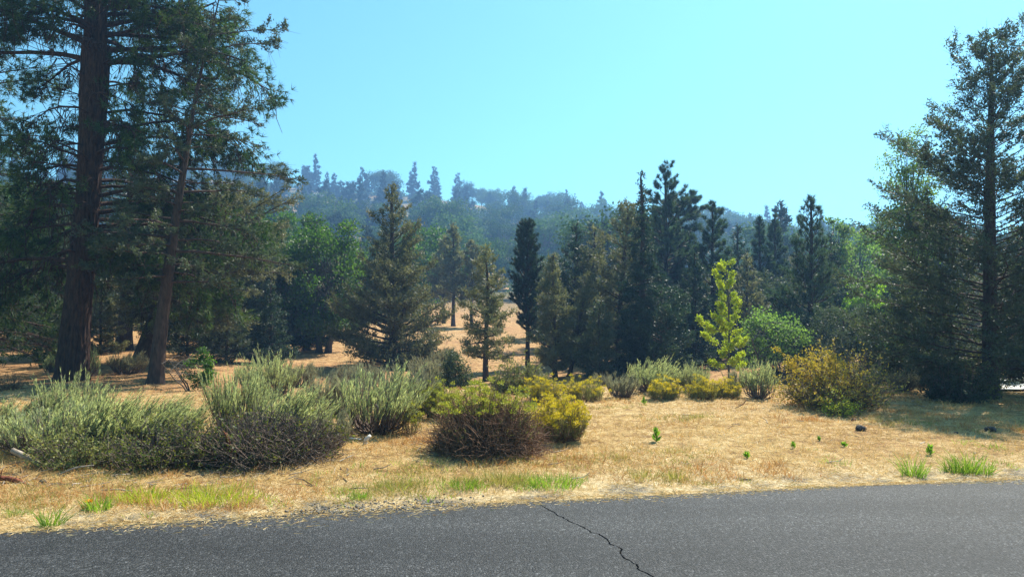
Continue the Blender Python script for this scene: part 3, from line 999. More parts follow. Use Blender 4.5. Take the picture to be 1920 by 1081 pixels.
J('fir', 'dark fir with a thin bare spire, tallest point of the thicket', 334, 1206, 25, 318, 70, cb=.06, mat='dark_fir', shp=lambda u: .045 + .95 * np.maximum(0, 1 - u * 1.22) ** 1.0, e=(-.1, .5, -.1, .5), nb=95, cov=4.8, sub_up=0)
P('round_top_pine', 'tall pine with rounded needle crown right of the fir spire', 335, 1250, 33, 318, 52, cb=.18, cov=1.5, shp=shape_col(), NL=.2, e=(.1, .9, .4, 1.1), lean=(-.1, 0))
d = 39.0
b_ = place(1270, d)
H_ = Hh(1270, d, 378)
P('broken_pine', 'old thick-trunked pine with broken top and gnarled side branches above the thicket', 336, 1270, d, 378, 62, cb=.5, cov=1.3, r0=.42, shp=lambda u: .65 + .45 * u, NL=.24, e=(-.2, .3, .1, .5), nb=22)
J('juniper', 'dark juniper in the thicket behind the lime-yellow sapling', 337, 1300, 27.5, 470, 62, cb=.05, mat='dark_fir', cov=4.4)
J('juniper', 'dark shaggy juniper whose skirts touch the ground below the fir spire', 338, 1240, 24, 540, 62, cb=.02, mat='dark_fir', shp=shape_egg(), cov=4.4)
P('pine', 'upright pine with several leaders behind the lime-yellow sapling', 339, 1336, 32, 394, 48, cb=.12, cov=1.6, shp=shape_col(), NL=.2)
P('pine', 'slim pine with upright candles, left of the pair beside the tall conical pine', 340, 1424, 36, 402, 42, cb=.2, cov=1.3, e=(.15, .9, .6, 1.2), NL=.22)
P('pine', 'slim pine with upright candles, right of the pair beside the tall conical pine', 341, 1452, 37, 400, 46, cb=.15, cov=1.4, e=(.2, 1.0, .6, 1.2), NL=.22)
P('conical_pine', 'tall conical dark pine with straight trunk and upswept branches behind the yellow shrub', 342, 1521, 26, 368, 98, cb=.10, cov=1.5, shp=shape_cone(.75, .9), nb=70, r0=.13, NL=.17, e=(.15, 1.1, .55, 1.3))
B('sapling', 'grey-green leafy sapling thicket between the lime-yellow sapling and conical pine', 343, 1448, 23, 575, 690, 62, nc=40, cr=.38, leafm='aspen', stems=3, r0=.07)
B('aspen', 'thin aspen poking above the right shoulder of the conical pine', 344, 1566, 33, 378, 640, 34, nc=45, cr=.42, leafm='aspen', cov=1.8, shell=.3)
B('aspen', 'pale leafy aspen in the gap between conical pine and tall cedar', 345, 1606, 37, 412, 660, 60, nc=60, cr=.62, leafm='aspen', cov=2.6)
B('aspen', 'sunny pale aspen behind the conical pine and the bright maple', 355, 1655, 42, 450, 640, 60, nc=50, cr=.8, leafm='bright', cov=2.4)
B('maple', 'bright green young maple glowing in the gap left of the tall cedar', 346, 1628, 29, 508, 650, 44, nc=34, cr=.36, leafm='bright', r0=.07, cov=2.6)
B('aspen', 'tall loose aspen with pale fluttering leaves behind the left side of the cedar', 347, 1706, 19.5, 198, 600, 62, nc=95, cr=.34, leafm='aspen', cov=2.0, r0=.09, shell=.25)
J('juniper', 'dark undergrowth juniper behind the yellow shrub', 348, 1580, 22.5, 590, 80, cb=.02, mat='cedar', shp=shape_egg())
J('juniper', 'dark low juniper under the conical pine', 349, 1480, 24.5, 600, 70, cb=.02, mat='dark_fir', shp=shape_egg())
J('juniper', 'dark low juniper left of the tall cedar trunk', 350, 1700, 18.5, 560, 80, cb=.02, mat='cedar', shp=shape_egg())
J('juniper', 'dark low juniper behind the dark shrub at the cedar foot', 353, 1775, 17.5, 600, 75, cb=.02, mat='cedar', shp=shape_egg())
J('juniper', 'shaded low juniper filling the gap right of the yellow shrub', 354, 1672, 21.5, 615, 60, cb=.02, mat='dark_fir', shp=shape_egg())
J('juniper', 'dense juniper pressed against the far side of the tall cedar', 356, 1975, 15.2, 330, 120, cb=.06, mat='cedar', shp=shape_cone(.8, .9))
B('maple', 'lime green maple boughs hanging low just right of the cedar trunk', 351, 1905, 17.5, 640, 705, 44, nc=22, cr=.24, leafm='bright', r0=.05)
B('dogwood', 'bright green low sapling in the shade left of the cedar', 352, 1668, 20.5, 628, 672, 20, nc=12, cr=.16, leafm='bright', r0=.03)

# crowded back row of the thicket
BACK = [make_juniper(390 + k, H, Rm, 36, cb=.03, mat=mt, shp=sh, cov=3.0) for k, (H, Rm, mt, sh) in enumerate([(5.2, 1.7, 'juniper', shape_cone(.8)), (4.2, 1.7, 'cedar', shape_egg()), (6.0, 1.6, 'dark_fir', shape_cone(.9))])]
rb_ = np.random.default_rng(55)
for k, px in enumerate(list(np.linspace(1015, 1290, 9)) + list(np.linspace(1310, 1560, 9)) + list(np.linspace(1590, 1900, 10))):
    d = rb_.uniform(29, 44)
    thing('juniper', ('pointed olive juniper', 'rounded grey-green juniper', 'slender near-black conifer')[k % 3] + ' crowded into the back row of the thicket', 'tree', place(px + rb_.uniform(-8, 8), d, .06), BACK[k % 3], ('pointed', 'rounded', 'slender')[k % 3] + ' conifers in the thicket back row', rb_.uniform(0, 6.28), rb_.uniform(.8, 1.12))
for k, px in enumerate([330, 365, 400, 440, 475, 505, 530, 555, 575, 630]):
    d = rb_.uniform(31, 50)
    thing('juniper', ('pointed olive juniper', 'rounded grey-green juniper', 'slender near-black conifer')[k % 3] + ' in the shadowy wood behind the round oak', 'tree', place(px, d, .06), BACK[k % 3], ('pointed', 'rounded', 'slender')[k % 3] + ' conifers behind the round oak', rb_.uniform(0, 6.28), rb_.uniform(1.0, 1.3))
for k, px in enumerate([-30, 10, 50, 95, 135, 175, 205, 265, 295]):
    d = rb_.uniform(34, 58)
    thing('juniper', ('pointed olive juniper', 'rounded grey-green juniper', 'slender near-black conifer')[k % 3] + ' in the shadowy wood behind the huge forked pine', 'tree', place(px, d, .06), BACK[k % 3], ('pointed', 'rounded', 'slender')[k % 3] + ' conifers behind the huge forked pine', rb_.uniform(0, 6.28), rb_.uniform(1.0, 1.3))

LOWB = ['low dark juniper bush in the shade left of the big pine', 'low dark juniper bush just behind the big pine foot', 'low dark juniper bush between the big pine and the shaded trunk', 'low dark juniper bush under the slanting juniper', 'low dark juniper bush at the edge of the round oak shade', 'spreading dark juniper bush behind the oak seedling']
for k, (px, d, s_) in enumerate([(22, 29, .62), (92, 31, .55), (190, 27.5, .5), (352, 27, .55), (508, 27.5, .55), (425, 26, .5)]):
    thing('juniper_bush', LOWB[k], 'shrub', place(px, d, .06), BACK[(1, 1, 0, 1, 2, 1)[k]], None, k * 1.1, (s_ * 1.25, s_ * 1.1, s_))

# lime-yellow sapling: long rising branches, each feathered with leaves
def lime_sapling():
    d = 19.5
    base = place(1366, d, .05)
    H = Hh(1366, d, 493)
    t = Tree(360)
    path = densify([(0, 0, 0), (.02, 0, H * .5), (-.06, 0, H)], 12, t.rg, .008)
    t.trunk(path, .035, .006, k=6)
    t.branches(path, .20, 36, R_(56, d), lambda u: .25 + .8 * (1 - u) ** .8, lin(.1, .8), lin(.65, 1.1), bias=(-.25, 0), sub_n=9, sub_len=.15, sub_up=.3, rb=.012, wander=.2, lenvar=(.4, 1.25))
    t.finish_twigs(.004)
    t.sprays(12500, .05, .032, jit=.035, up=.0, spread=.9, kind='leaf')
    return t.parts('grey_bark', 'lime'), base
parts, base = lime_sapling()
thing('lime_sapling', 'glowing lime-yellow sapling with feathery rising branches before the dark thicket', 'tree', base, parts)

# tall cedar at the right edge
def tall_cedar():
    d = 14.3
    base = place(1858, d, .06)
    H = Hh(1858, d, 70)
    t = Tree(370)
    rg = t.rg
    path = densify([(0, 0, 0), (-.02, 0, H * .4), (.02, 0, H)], 60, rg)
    rad = np.interp(path[:, 2], [0, .3, 1, 3, 6, H], [.2, .155, .14, .105, .05, .008])
    bark_trunk(t.wood, path, rad, rg, k=40, amp=.06, freq=9)
    Rm = R_(235, d)
    t.branches(path, .12, 180, Rm * 1.32, lambda u: .03 + .97 * np.maximum(0, 1 - u) ** .85 * (.75 + .25 * np.minimum(1, u / .2)), lin(.05, .85), lin(.15, 1.2), sub_n=9, sub_len=.36, sub_up=.15, rb=.022, wander=.22, lenvar=(.35, 1.2))
    t.finish_twigs(.0055)
    a, dd, hv = t.pts(3500, .2)
    twigs(t.wood, a, a + (dd * .5 + rg.normal(0, .35, (3500, 3))) * .22, .0035, .0015)
    t.sprays(105000, .068, .026, jit=.03, up=.15, spread=.75)
    return t.parts('juniper_bark', 'cedar', False), base
parts, base = tall_cedar()
thing('tall_cedar', 'very tall feathery cedar with wide dark skirts shading the lawn edge', 'tree', base, parts)

# small fir among the sagebrush
d = 17.0
add_tree('young_fir', 'knee-high dark young fir standing alone among the shrubs', 'tree', 851, d, make_juniper(380, Hh(851, d, 655), R_(30, d), d, cb=.04, mat='cedar', e=(.2, .8, .35, .9), shp=shape_cone(.8, .9)))
# ------------------------------------------------------------------ shrubs
def dome_stems(rg, n, Rr, H, lean, core=.18, inc=1.25, low=.0):
    th = rg.uniform(0, 2 * np.pi, n)
    ic = inc * np.sqrt(rg.uniform(low, 1, n))
    rr_ = rg.uniform(.55, 1.1, n) * (1 + .13 * np.sin(3 * th + n) * np.sin(ic * 2) + .10 * np.sin(5 * th + 2 * n))
    E = np.stack([np.cos(th) * np.sin(ic) * Rr * rr_, np.sin(th) * np.sin(ic) * Rr * rr_, np.cos(ic * .93) * H * rr_ + .06], -1)
    B0 = np.stack([np.cos(th) * core * Rr * rg.uniform(0, 1, n), np.sin(th) * core * Rr * rg.uniform(0, 1, n), np.zeros(n)], -1)
    E[:, 0] += lean[0] * E[:, 2]
    E[:, 1] += lean[1] * E[:, 2]
    Mi = B0 + (E - B0) * .5 + np.stack([np.cos(th) * .06, np.sin(th) * .06, -.06 * np.ones(n)], -1) + rg.normal(0, .03, (n, 3))
    return B0, Mi, E

def stem_mesh(acc, B0, Mi, E, r):
    twigs(acc, B0, Mi, r, r * .75)
    twigs(acc, Mi, E, r * .75, r * .3)

def sagebrush(seed, Rr=.65, H=.95, n=150, lean=(.12, 0), shoot=.24, mat='sage', q=11, ns=8, bl=.066, bw=.0088, low=.62):
    rg = np.random.default_rng(seed)
    st, fo = Acc(), Acc()
    B0, Mi, E = dome_stems(rg, n, Rr, H * .8, lean)
    stem_mesh(st, B0, Mi, E, .011)
    for _ in range(5):                                   # gnarled main limbs
        th = rg.uniform(0, 6.28)
        e = np.array([math.cos(th) * Rr * .6, math.sin(th) * Rr * .6, H * .5])
        tube(st, densify([(0, 0, -.05), e * [.5, .5, .35], e], 7, rg, .02), np.linspace(.03, .009, 7), 5)
    m = n * ns
    i = np.repeat(np.arange(n), ns)
    u = rg.uniform(low, 1, m)
    P0 = Mi[i] + (E[i] - Mi[i]) * ((u - .5) * 2)[:, None]
    outw = unit(E[i] * [1, 1, 0])
    D = unit(outw * rg.uniform(.05, .45, (m, 1)) + np.array([lean[0] * 2, lean[1] * 2, 1.0]) + rg.normal(0, .12, (m, 3)))
    l = shoot * rg.uniform(.4, 1.25, m)
    P1 = P0 + D * l[:, None]
    twigs(st, P0, P1, .003, .0015)
    k = m * q
    ii = np.repeat(np.arange(m), q)
    uu = rg.uniform(.1, 1, k)
    PB = P0[ii] + (P1[ii] - P0[ii]) * uu[:, None]
    DB = D[ii] * 1.0 + rg.normal(0, .17, (k, 3))
    blades(fo, PB, DB, bl * rg.uniform(.6, 1.3, k), bw, np.clip(.4 * uu + .6 * rg.uniform(size=k), 0, 1), rg)
    return [('stems', st.mesh('stems', 'sage_stem')), ('foliage', fo.mesh('foliage', mat))]

def bitterbrush(seed, Rr=.7, H=.8, n=170, leafm='bitterbrush', nl=9000, ll=.034, lw=.02, stemm='sage_stem', lo=.25, dead=60):
    rg = np.random.default_rng(seed)
    st, fo = Acc(), Acc()
    B0, Mi, E = dome_stems(rg, n, Rr, H, (0, 0), core=.4, inc=1.5)
    stem_mesh(st, B0, Mi, E, .009)
    m = n * 5
    i = np.repeat(np.arange(n), 5)
    u = rg.uniform(.1, 1, m)
    P0 = np.where((u < .5)[:, None], B0[i] + (Mi[i] - B0[i]) * (u * 2)[:, None], Mi[i] + (E[i] - Mi[i]) * ((u - .5) * 2)[:, None])
    D = unit(unit(E[i]) * .7 + rg.normal(0, .5, (m, 3)))
    P1 = P0 + D * rg.uniform(.08, .24, (m, 1))
    twigs(st, P0, P1, .004, .0015)
    j = rg.integers(0, m, nl)
    uu = rg.uniform(lo, 1, nl)
    PB = P0[j] + (P1[j] - P0[j]) * uu[:, None] + rg.normal(0, .012, (nl, 3))
    blades(fo, PB, D[j] * .5 + rg.normal(0, .6, (nl, 3)), ll * rg.uniform(.6, 1.3, nl), lw, np.clip(.5 * rg.uniform(size=m)[j] + .5 * rg.uniform(size=nl), 0, 1), rg, 'leaf')
    return [('stems', st.mesh('stems', stemm)), ('foliage', fo.mesh('foliage', leafm))]

def rabbitbrush(seed, Rr=.5, H=.6, n=260, flower='goldflower', cover=.8, stemm='brown_stem', greens=5000, lowf=.0, stemr=.005):
    rg = np.random.default_rng(seed)
    st, fo, fl = Acc(), Acc(), Acc()
    B0, Mi, E = dome_stems(rg, n, Rr, H, (0, 0), core=.35, inc=1.35)
    stem_mesh(st, B0, Mi, E, stemr)
    j = rg.integers(0, n, greens)
    uu = rg.uniform(.0, 1, greens)
    PB = Mi[j] + (E[j] - Mi[j]) * uu[:, None] + rg.normal(0, .012, (greens, 3))
    blades(fo, PB, unit(E[j] - Mi[j]) + rg.normal(0, .4, (greens, 3)), .05 * rg.uniform(.6, 1.3, greens), .008, rg.uniform(size=greens), rg)
    top = E[:, 2] > lowf * H
    idx = np.where((rg.uniform(size=n) < cover) & top & (E[:, 2] > .38 * H))[0]
    q = 34
    k = len(idx) * q
    ii = np.repeat(idx, q)
    v = unit(rg.normal(size=(k, 3))) * rg.uniform(.2, 1, (k, 1)) * np.array([.042, .042, .03])
    blades(fl, E[ii] + v + [0, 0, .02], unit(v) + [0, 0, .8], .024 * rg.uniform(.7, 1.3, k), .014, np.clip(.5 * rg.uniform(size=n)[ii] + .5 * rg.uniform(size=k), 0, 1), rg)
    return [('stems', st.mesh('stems', stemm)), ('foliage', fo.mesh('foliage', 'rabbit_green')), ('flowers', fl.mesh('flowers', flower))]

def tangle(parts, seed, Rr, H, n, mat):
    rg = np.random.default_rng(seed)
    st = Acc()
    v = unit(rg.normal(size=(n, 3))) * rg.uniform(.35, 1, (n, 1)) ** .5
    v[:, 2] = np.abs(v[:, 2])
    P0 = v * [Rr, Rr, H * .85]
    D = unit(unit(v) + rg.normal(0, .8, (n, 3)))
    l = rg.uniform(.06, .2, (n, 1))
    P1 = P0 + D * l
    P2 = P1 + unit(D + rg.normal(0, .5, (n, 3))) * l
    twigs(st, P0, P1, .0045, .0035)
    twigs(st, P1, P2, .0035, .0015)
    return parts + [('dead_twigs', st.mesh('dead_twigs', mat))]

def shrub(name, label, cat, px, d, parts, sc=1.0, rz=0.0, group=None):
    return thing(name, label, cat, place(px, d, .03), parts, group, rz, sc)

SA = sagebrush(501, .62, .95, 150, (.16, 0))
SB = sagebrush(502, .70, .90, 160, (.30, .0), shoot=.30)
SC = sagebrush(503, .60, 1.0, 150, (.05, 0), shoot=.26)
SG = sagebrush(504, .60, .85, 130, (.10, 0), mat='grey_sage', shoot=.18)
SW = sagebrush(505, .65, .9, 150, (.22, 0), shoot=.34, ns=8)
SS = sagebrush(506, .35, .6, 60, (.1, 0), shoot=.2, ns=6)

# left bank along the verge
shrub('sagebrush', 'pale green sagebrush at the far end of the verge bank, before the bare ground', 'shrub', 40, 8.9, SB, (.95, .95, .74), .3)
shrub('sagebrush', 'tall sagebrush with pale plumes rising in front of the big pine trunk', 'shrub', 136, 9.3, SC, (.8, .9, .90), 1.2)
shrub('sagebrush', 'broad sagebrush with wind-swept plumes in the middle of the verge bank', 'shrub', 195, 8.6, SW, (1.1, 1, .74), -.3)
shrub('sagebrush', 'sagebrush with long plumes sweeping right over the bank end', 'shrub', 270, 8.6, SB, (.9, .9, .68), .1)
shrub('sagebrush', 'low sagebrush at the bank end whose plumes reach toward the dead branches', 'shrub', 330, 8.7, SS, (.9, .9, .85), 0)
shrub('sagebrush', 'dark-bodied sagebrush behind the cut branch on the verge', 'shrub', 88, 8.2, SA, (1.0, 1, .66), 2.0)
shrub('bitterbrush', 'leafy green bitterbrush under the wind-swept sagebrush', 'shrub', 150, 7.55, bitterbrush(520, .42, .34, 110, nl=5200, leafm='rabbit_green'), 1.0)
shrub('bitterbrush', 'brown-green bitterbrush with dark hollows under the bank end', 'shrub', 292, 7.6, bitterbrush(521, .5, .40, 170, nl=4200), 1.0)
shrub('bitterbrush', 'large dark bitterbrush with fresh green sprigs around the red broken stump', 'shrub', 505, 7.95, tangle(bitterbrush(522, .78, .55, 240, nl=6500), 5221, .74, .5, 1600, 'sage_stem'), 1.0)
shrub('bitterbrush', 'olive bitterbrush beside the red broken stump, touching the bank', 'shrub', 392, 7.8, bitterbrush(523, .5, .46, 170, nl=4200), 1.0)
shrub('sagebrush', 'tall open sagebrush with dark forked stems behind the red broken stump', 'shrub', 446, 9.5, SC, (.78, .85, .96), .5)
shrub('sagebrush', 'leaning sagebrush above the large dark bitterbrush', 'shrub', 535, 8.9, SW, (.85, .9, .80), 0)
shrub('sagebrush', 'small yellowish sagebrush at the right end of the dark bitterbrush', 'shrub', 615, 8.6, SG, (.5, .5, .62), 0)
shrub('sagebrush', 'round sagebrush with upright plumes on bare ground behind the verge thicket', 'shrub', 503, 14.0, SC, (1.02, 1, .95), 2.2)
shrub('sagebrush', 'sprawling dull sagebrush left of the big silver one', 'shrub', 622, 11.4, SG, (.9, .9, .95), .7)
shrub('sagebrush', 'big silver-green sagebrush with dark woody base and pale cut log under it', 'shrub', 703, 9.8, SA, (1.12, 1.1, 1.02), 1.0)
shrub('sagebrush', 'grey sagebrush right behind the big silver one', 'shrub', 770, 11.5, SG, (1.0, 1, 1.05), 1.9)
shrub('sagebrush', 'sparse grey sagebrush on bare ground between the two pine trunks', 'shrub', 238, 20.5, SG, (1.0, 1, .85), .4)
shrub('sagebrush', 'tiny sagebrush just left of the big pine foot', 'shrub', 100, 20.8, SS, (.9, .9, .8), .4)
shrub('sagebrush', 'tiny sagebrush just right of the big pine foot', 'shrub', 168, 19.6, SS, (.9, .9, 1.2), 2.4)
shrub('dead_shrub', 'leafless brown shrub on bare ground at the far left', 'shrub', 5, 15.6, bitterbrush(525, .4, .35, 60, nl=80, stemm='brown_stem'), 1.0)

# oak seedling by the leaning conifer
sd_ = make_broad(390, 1.05, .36, .5, .52, 15.0, nc=22, cr=.15, leafm='oak', cov=2.6, stems=3, r0=.03, shell=.6)
thing('oak_seedling', 'small dark leafy oak seedling beside the leaning conifer foot', 'shrub', place(374, 15.8), sd_)

# centre
shrub('rabbitbrush', 'lime-flowered rabbitbrush left behind the big brown bush', 'shrub', 828, 11.2, rabbitbrush(540, .36, .52, 180, 'limeflower', .9), 1.0)
shrub('rabbitbrush', 'tiny lime-flowered sprig against the silver sagebrush', 'shrub', 770, 9.75, rabbitbrush(541, .16, .42, 40, 'limeflower', .9, greens=500), 1.0)
shrub('brown_bush', 'big dead brown bush of tangled stems with lime-green flowering top', 'shrub', 912, 8.35, tangle(rabbitbrush(542, .64, .70, 700, 'limeflower', .8, 'brown_stem', 3500, .70, .0055), 5421, .62, .66, 2600, 'brown_stem'), 1.0)
shrub('rabbitbrush', 'golden flowering rabbitbrush touching the right side of the brown bush', 'shrub', 1046, 9.15, rabbitbrush(543, .42, .52, 300, 'goldflower', .85), 1.0)
shrub('willow_shrub', 'loose green shrub with thin upright shoots behind the brown bush', 'shrub', 968, 15.2, bitterbrush(526, .62, .70, 140, nl=7000, leafm='rabbit_green', ll=.06, lw=.02), 1.0)
shrub('rabbitbrush', 'golden rabbitbrush at the left end of the row below the thicket', 'shrub', 1022, 13.6, rabbitbrush(544, .42, .45, 200, 'goldflower', .7), 1.0)
shrub('rabbitbrush', 'dull gold rabbitbrush in the row, next to the pale sagebrush', 'shrub', 1096, 13.9, rabbitbrush(545, .48, .42, 200, 'goldflower', .45), 1.0)
shrub('sagebrush', 'greyish low sagebrush left of the widest pale one in the row', 'shrub', 1165, 14.2, SG, (.62, .62, .62), 0)
shrub('sagebrush', 'widest pale sagebrush in the row below the fir spire', 'shrub', 1218, 15.0, SA, (1.0, .9, .80), .2)
RB = rabbitbrush(546, .34, .36, 160, 'goldflower', .6)
shrub('rabbitbrush', 'small gold-tipped rabbitbrush before the widest pale sagebrush', 'shrub', 1244, 13.7, RB, 1.0, .3)
shrub('rabbitbrush', 'small round gold-tipped rabbitbrush between two sagebrushes in the row', 'shrub', 1314, 13.7, RB, 1.0, 1.6)
shrub('rabbitbrush', 'fading rabbitbrush below the lime-yellow sapling', 'shrub', 1362, 14.0, RB, (1.0, 1, .9), 3.6)
shrub('sagebrush', 'pale sagebrush just left of the lime-yellow sapling foot', 'shrub', 1298, 15.4, SC, (.62, .62, .66), .9)
shrub('sagebrush', 'fan-shaped pale sagebrush standing apart between sapling and yellow shrub', 'shrub', 1425, 14.0, SS, (1.15, 1.1, 1.15), 1.1)

# big yellow and brown shrub on the right
def yellow_shrub():
    rg = np.random.default_rng(550)
    st, fo = Acc(), Acc()
    n = 330
    B0, Mi, E = dome_stems(rg, n, 1.02, 1.0, (0, 0), core=.3, inc=1.45)
    stem_mesh(st, B0, Mi, E, .008)
    m = n * 6
    i = np.repeat(np.arange(n), 6)
    u = rg.uniform(.15, 1, m)
    P0 = np.where((u < .5)[:, None], B0[i] + (Mi[i] - B0[i]) * (u * 2)[:, None], Mi[i] + (E[i] - Mi[i]) * ((u - .5) * 2)[:, None])
    D = unit(unit(E[i]) * .8 + rg.normal(0, .45, (m, 3)))
    P1 = P0 + D * rg.uniform(.1, .3, (m, 1))
    twigs(st, P0, P1, .004, .0015)
    k = 13000
    j = rg.integers(0, m, k)
    leafy = np.clip(.62 - P0[j][:, 0] * .42, .12, 1) > rg.uniform(size=k)
    j = j[leafy]
    k = len(j)
    PB = P0[j] + (P1[j] - P0[j]) * rg.uniform(.1, 1.05, (k, 1)) + rg.normal(0, .014, (k, 3))
    blades(fo, PB, D[j] * .4 + rg.normal(0, .6, (k, 3)), .045 * rg.uniform(.6, 1.3, k), .026, rg.uniform(size=k), rg, 'leaf')
    g2 = Acc()
    k = 9000
    j = rg.integers(0, m, k)
    j = j[np.clip(.30 + P0[j][:, 0] * .5, .05, 1) > rg.uniform(size=k)]
    k = len(j)
    PB = P0[j] + (P1[j] - P0[j]) * rg.uniform(.1, 1.05, (k, 1)) + rg.normal(0, .014, (k, 3))
    blades(g2, PB, D[j] * .4 + rg.normal(0, .6, (k, 3)), .042 * rg.uniform(.6, 1.3, k), .024, rg.uniform(size=k), rg, 'leaf')
    # long yellow sprays leaning out on the left
    for a in range(16):
        x0 = rg.uniform(-.9, -.05)
        b = np.array([x0 * .5, rg.uniform(-.4, .3), .3])
        tip = np.array([x0 - .1, b[1] * 1.3, rg.uniform(.7, 1.08)])
        pa = densify([b, (b + tip) / 2 + [.05, 0, .08], tip], 7, rg, .01)
        tube(st, pa, np.linspace(.007, .002, 7), 4)
        tq = rg.uniform(.25, 1, 130)
        pp = interp_path(pa, tq) + rg.normal(0, .03, (130, 3))
        blades(fo, pp, rg.normal(0, .6, (130, 3)) + [0, 0, .4], .05, .028, rg.uniform(.4, 1, 130), rg, 'leaf')
    return [('stems', st.mesh('stems', 'sage_stem')), ('yellow_foliage', fo.mesh('foliage', 'yellow_leaf')), ('olive_foliage', g2.mesh('foliage', 'rabbit_green'))]
shrub('yellow_shrub', 'large twiggy brown shrub with yellow leafy sprays on its left half', 'shrub', 1568, 12.7, yellow_shrub())
shrub('rabbitbrush', 'small fresh green shrub growing against the front of the yellow shrub', 'shrub', 1573, 11.75, bitterbrush(551, .17, .34, 40, nl=1500, leafm='lime_blade'), 1.0)
shrub('dark_shrub', 'dark leafy shrub at the shaded foot of the tall cedar', 'shrub', 1792, 13.7, bitterbrush(552, .58, .92, 190, nl=10000, leafm='cedar', ll=.05, lw=.03), 1.0)
shrub('shade_shrub', 'yellow-tinged leafy shrub in the cedar shade, between dark shrub and trunk', 'shrub', 1832, 14.4, bitterbrush(553, .42, .95, 120, nl=5000, leafm='rabbit_green', ll=.05, lw=.03), 1.0)
# dry undergrowth along the dip below the thicket
for i, (px, d, s_) in enumerate([(560, 17.5, .8), (655, 22, .9), (690, 19, .8), (800, 24, 1.1), (815, 20.5, 1.0), (830, 28, 1.1), (1005, 18.5, .6), (1130, 19, .5), (1385, 17.2, .6), (1690, 15.5, .6)]):
    pl = ['grey sagebrush in the hollow between round oak and verge thicket', 'grey sagebrush at the foot of the round oak', 'grey sagebrush before the pyramid juniper', 'grey sagebrush on the right flank of the pyramid juniper', 'grey sagebrush just behind the young fir', 'grey sagebrush at the edge of the sunlit slope', 'grey sagebrush behind the loose green shrub', 'grey sagebrush below the low dark juniper', 'grey sagebrush behind the fan-shaped pale one', 'grey sagebrush in the shade between yellow shrub and cedar'][i]
    shrub('sagebrush', pl, 'shrub', px, d, SG, (s_, s_, s_), i * 1.3)

# ------------------------------------------------------------------ weeds, grass clumps, rocks, wood
def grass_clump(seed, Rr, H, n, mat, w=.007, bend=.25, seedheads=False):
    rg = np.random.default_rng(seed)
    a = Acc()
    th = rg.uniform(0, 6.28, n)
    r = Rr * np.sqrt(rg.uniform(size=n)) * (1 + .22 * np.sin(3 * th + seed) + .12 * np.sin(7 * th + 2 * seed)) * rg.choice([.6, 1.0, 1.15], n)
    P0 = np.stack([r * np.cos(th), r * np.sin(th) * .8, -.02 * np.ones(n)], -1)
    D = np.stack([np.cos(th) * .35, np.sin(th) * .35, np.ones(n)], -1) + rg.normal(0, .25, (n, 3))
    blades(a, P0, D, H * rg.uniform(.4, 1.15, n), w, rg.uniform(size=n), rg, 'grass', bend)
    return a.mesh('grass_clump', mat)

def clump(label, px, py, Rr, H, n, mat, seed, w=.007, bend=.25):
    d = on_ground(px, py)
    o = link('grass_clump', grass_clump(seed, Rr, H, n, mat, w, bend))
    o.location = place(px, d, .01)
    tag(o, label, 'grass', 'green grass clumps on the verge')
GC = [
    ('wide bright lime-green grass patch in front of the dark bitterbrush', 392, 935, .42, .16, 900, 'lime_blade'),
    ('yellow-green grass patch below the bank end', 262, 935, .26, .15, 420, 'lime_blade'),
    ('tall green weedy clump beside the small orange flower', 186, 955, .10, .20, 150, 'green_blade'),
    ('spindly green clump growing from the gravel at the road edge', 95, 985, .08, .24, 90, 'green_blade'),
    ('small dark green tuft at the far end of the verge', 30, 965, .10, .10, 120, 'green_blade'),
    ('single neat green tuft at the straw verge below the stump pile', 678, 934, .07, .11, 170, 'green_blade'),
    ('olive grass patch between neat tuft and brown bush', 740, 915, .30, .12, 420, 'olive_blade'),
    ('green grass clump just below the brown bush', 868, 915, .20, .15, 360, 'green_blade'),
    ('olive-green grass patch right below the brown bush shadow', 945, 905, .26, .17, 460, 'olive_blade'),
    ('bright green grass patch midway below the golden rabbitbrush', 1035, 908, .30, .16, 560, 'green_blade'),
    ('short green grass clump near the end of the crack', 985, 915, .14, .10, 200, 'green_blade'),
    ('thin olive grass clump below the mullein', 1215, 895, .20, .13, 200, 'olive_blade'),
    ('thin olive grass clump with tall stalks by the road', 1268, 900, .10, .18, 100, 'olive_blade'),
    ('pale grey-green mat spilling onto the asphalt edge', 1503, 913, .12, .05, 160, 'olive_blade'),
    ('tall green spiky weed tuft, alone by the road', 1712, 893, .09, .30, 130, 'green_blade'),
    ('tall green spiky weed tuft, left of the roadside group', 1790, 886, .09, .26, 110, 'green_blade'),
    ('tall green spiky weed tuft, middle of the roadside group', 1815, 886, .10, .32, 130, 'green_blade'),
    ('tall green spiky weed tuft, right of the roadside group', 1845, 888, .08, .24, 100, 'green_blade'),
    ('low green tuft on the open straw before the pale sagebrush row', 1308, 783, .14, .12, 160, 'olive_blade'),
]
for i, (lb, px, py, Rr, H, n, mt) in enumerate(GC):
    clump(lb, px, py, Rr, H, n, mt, 600 + i)

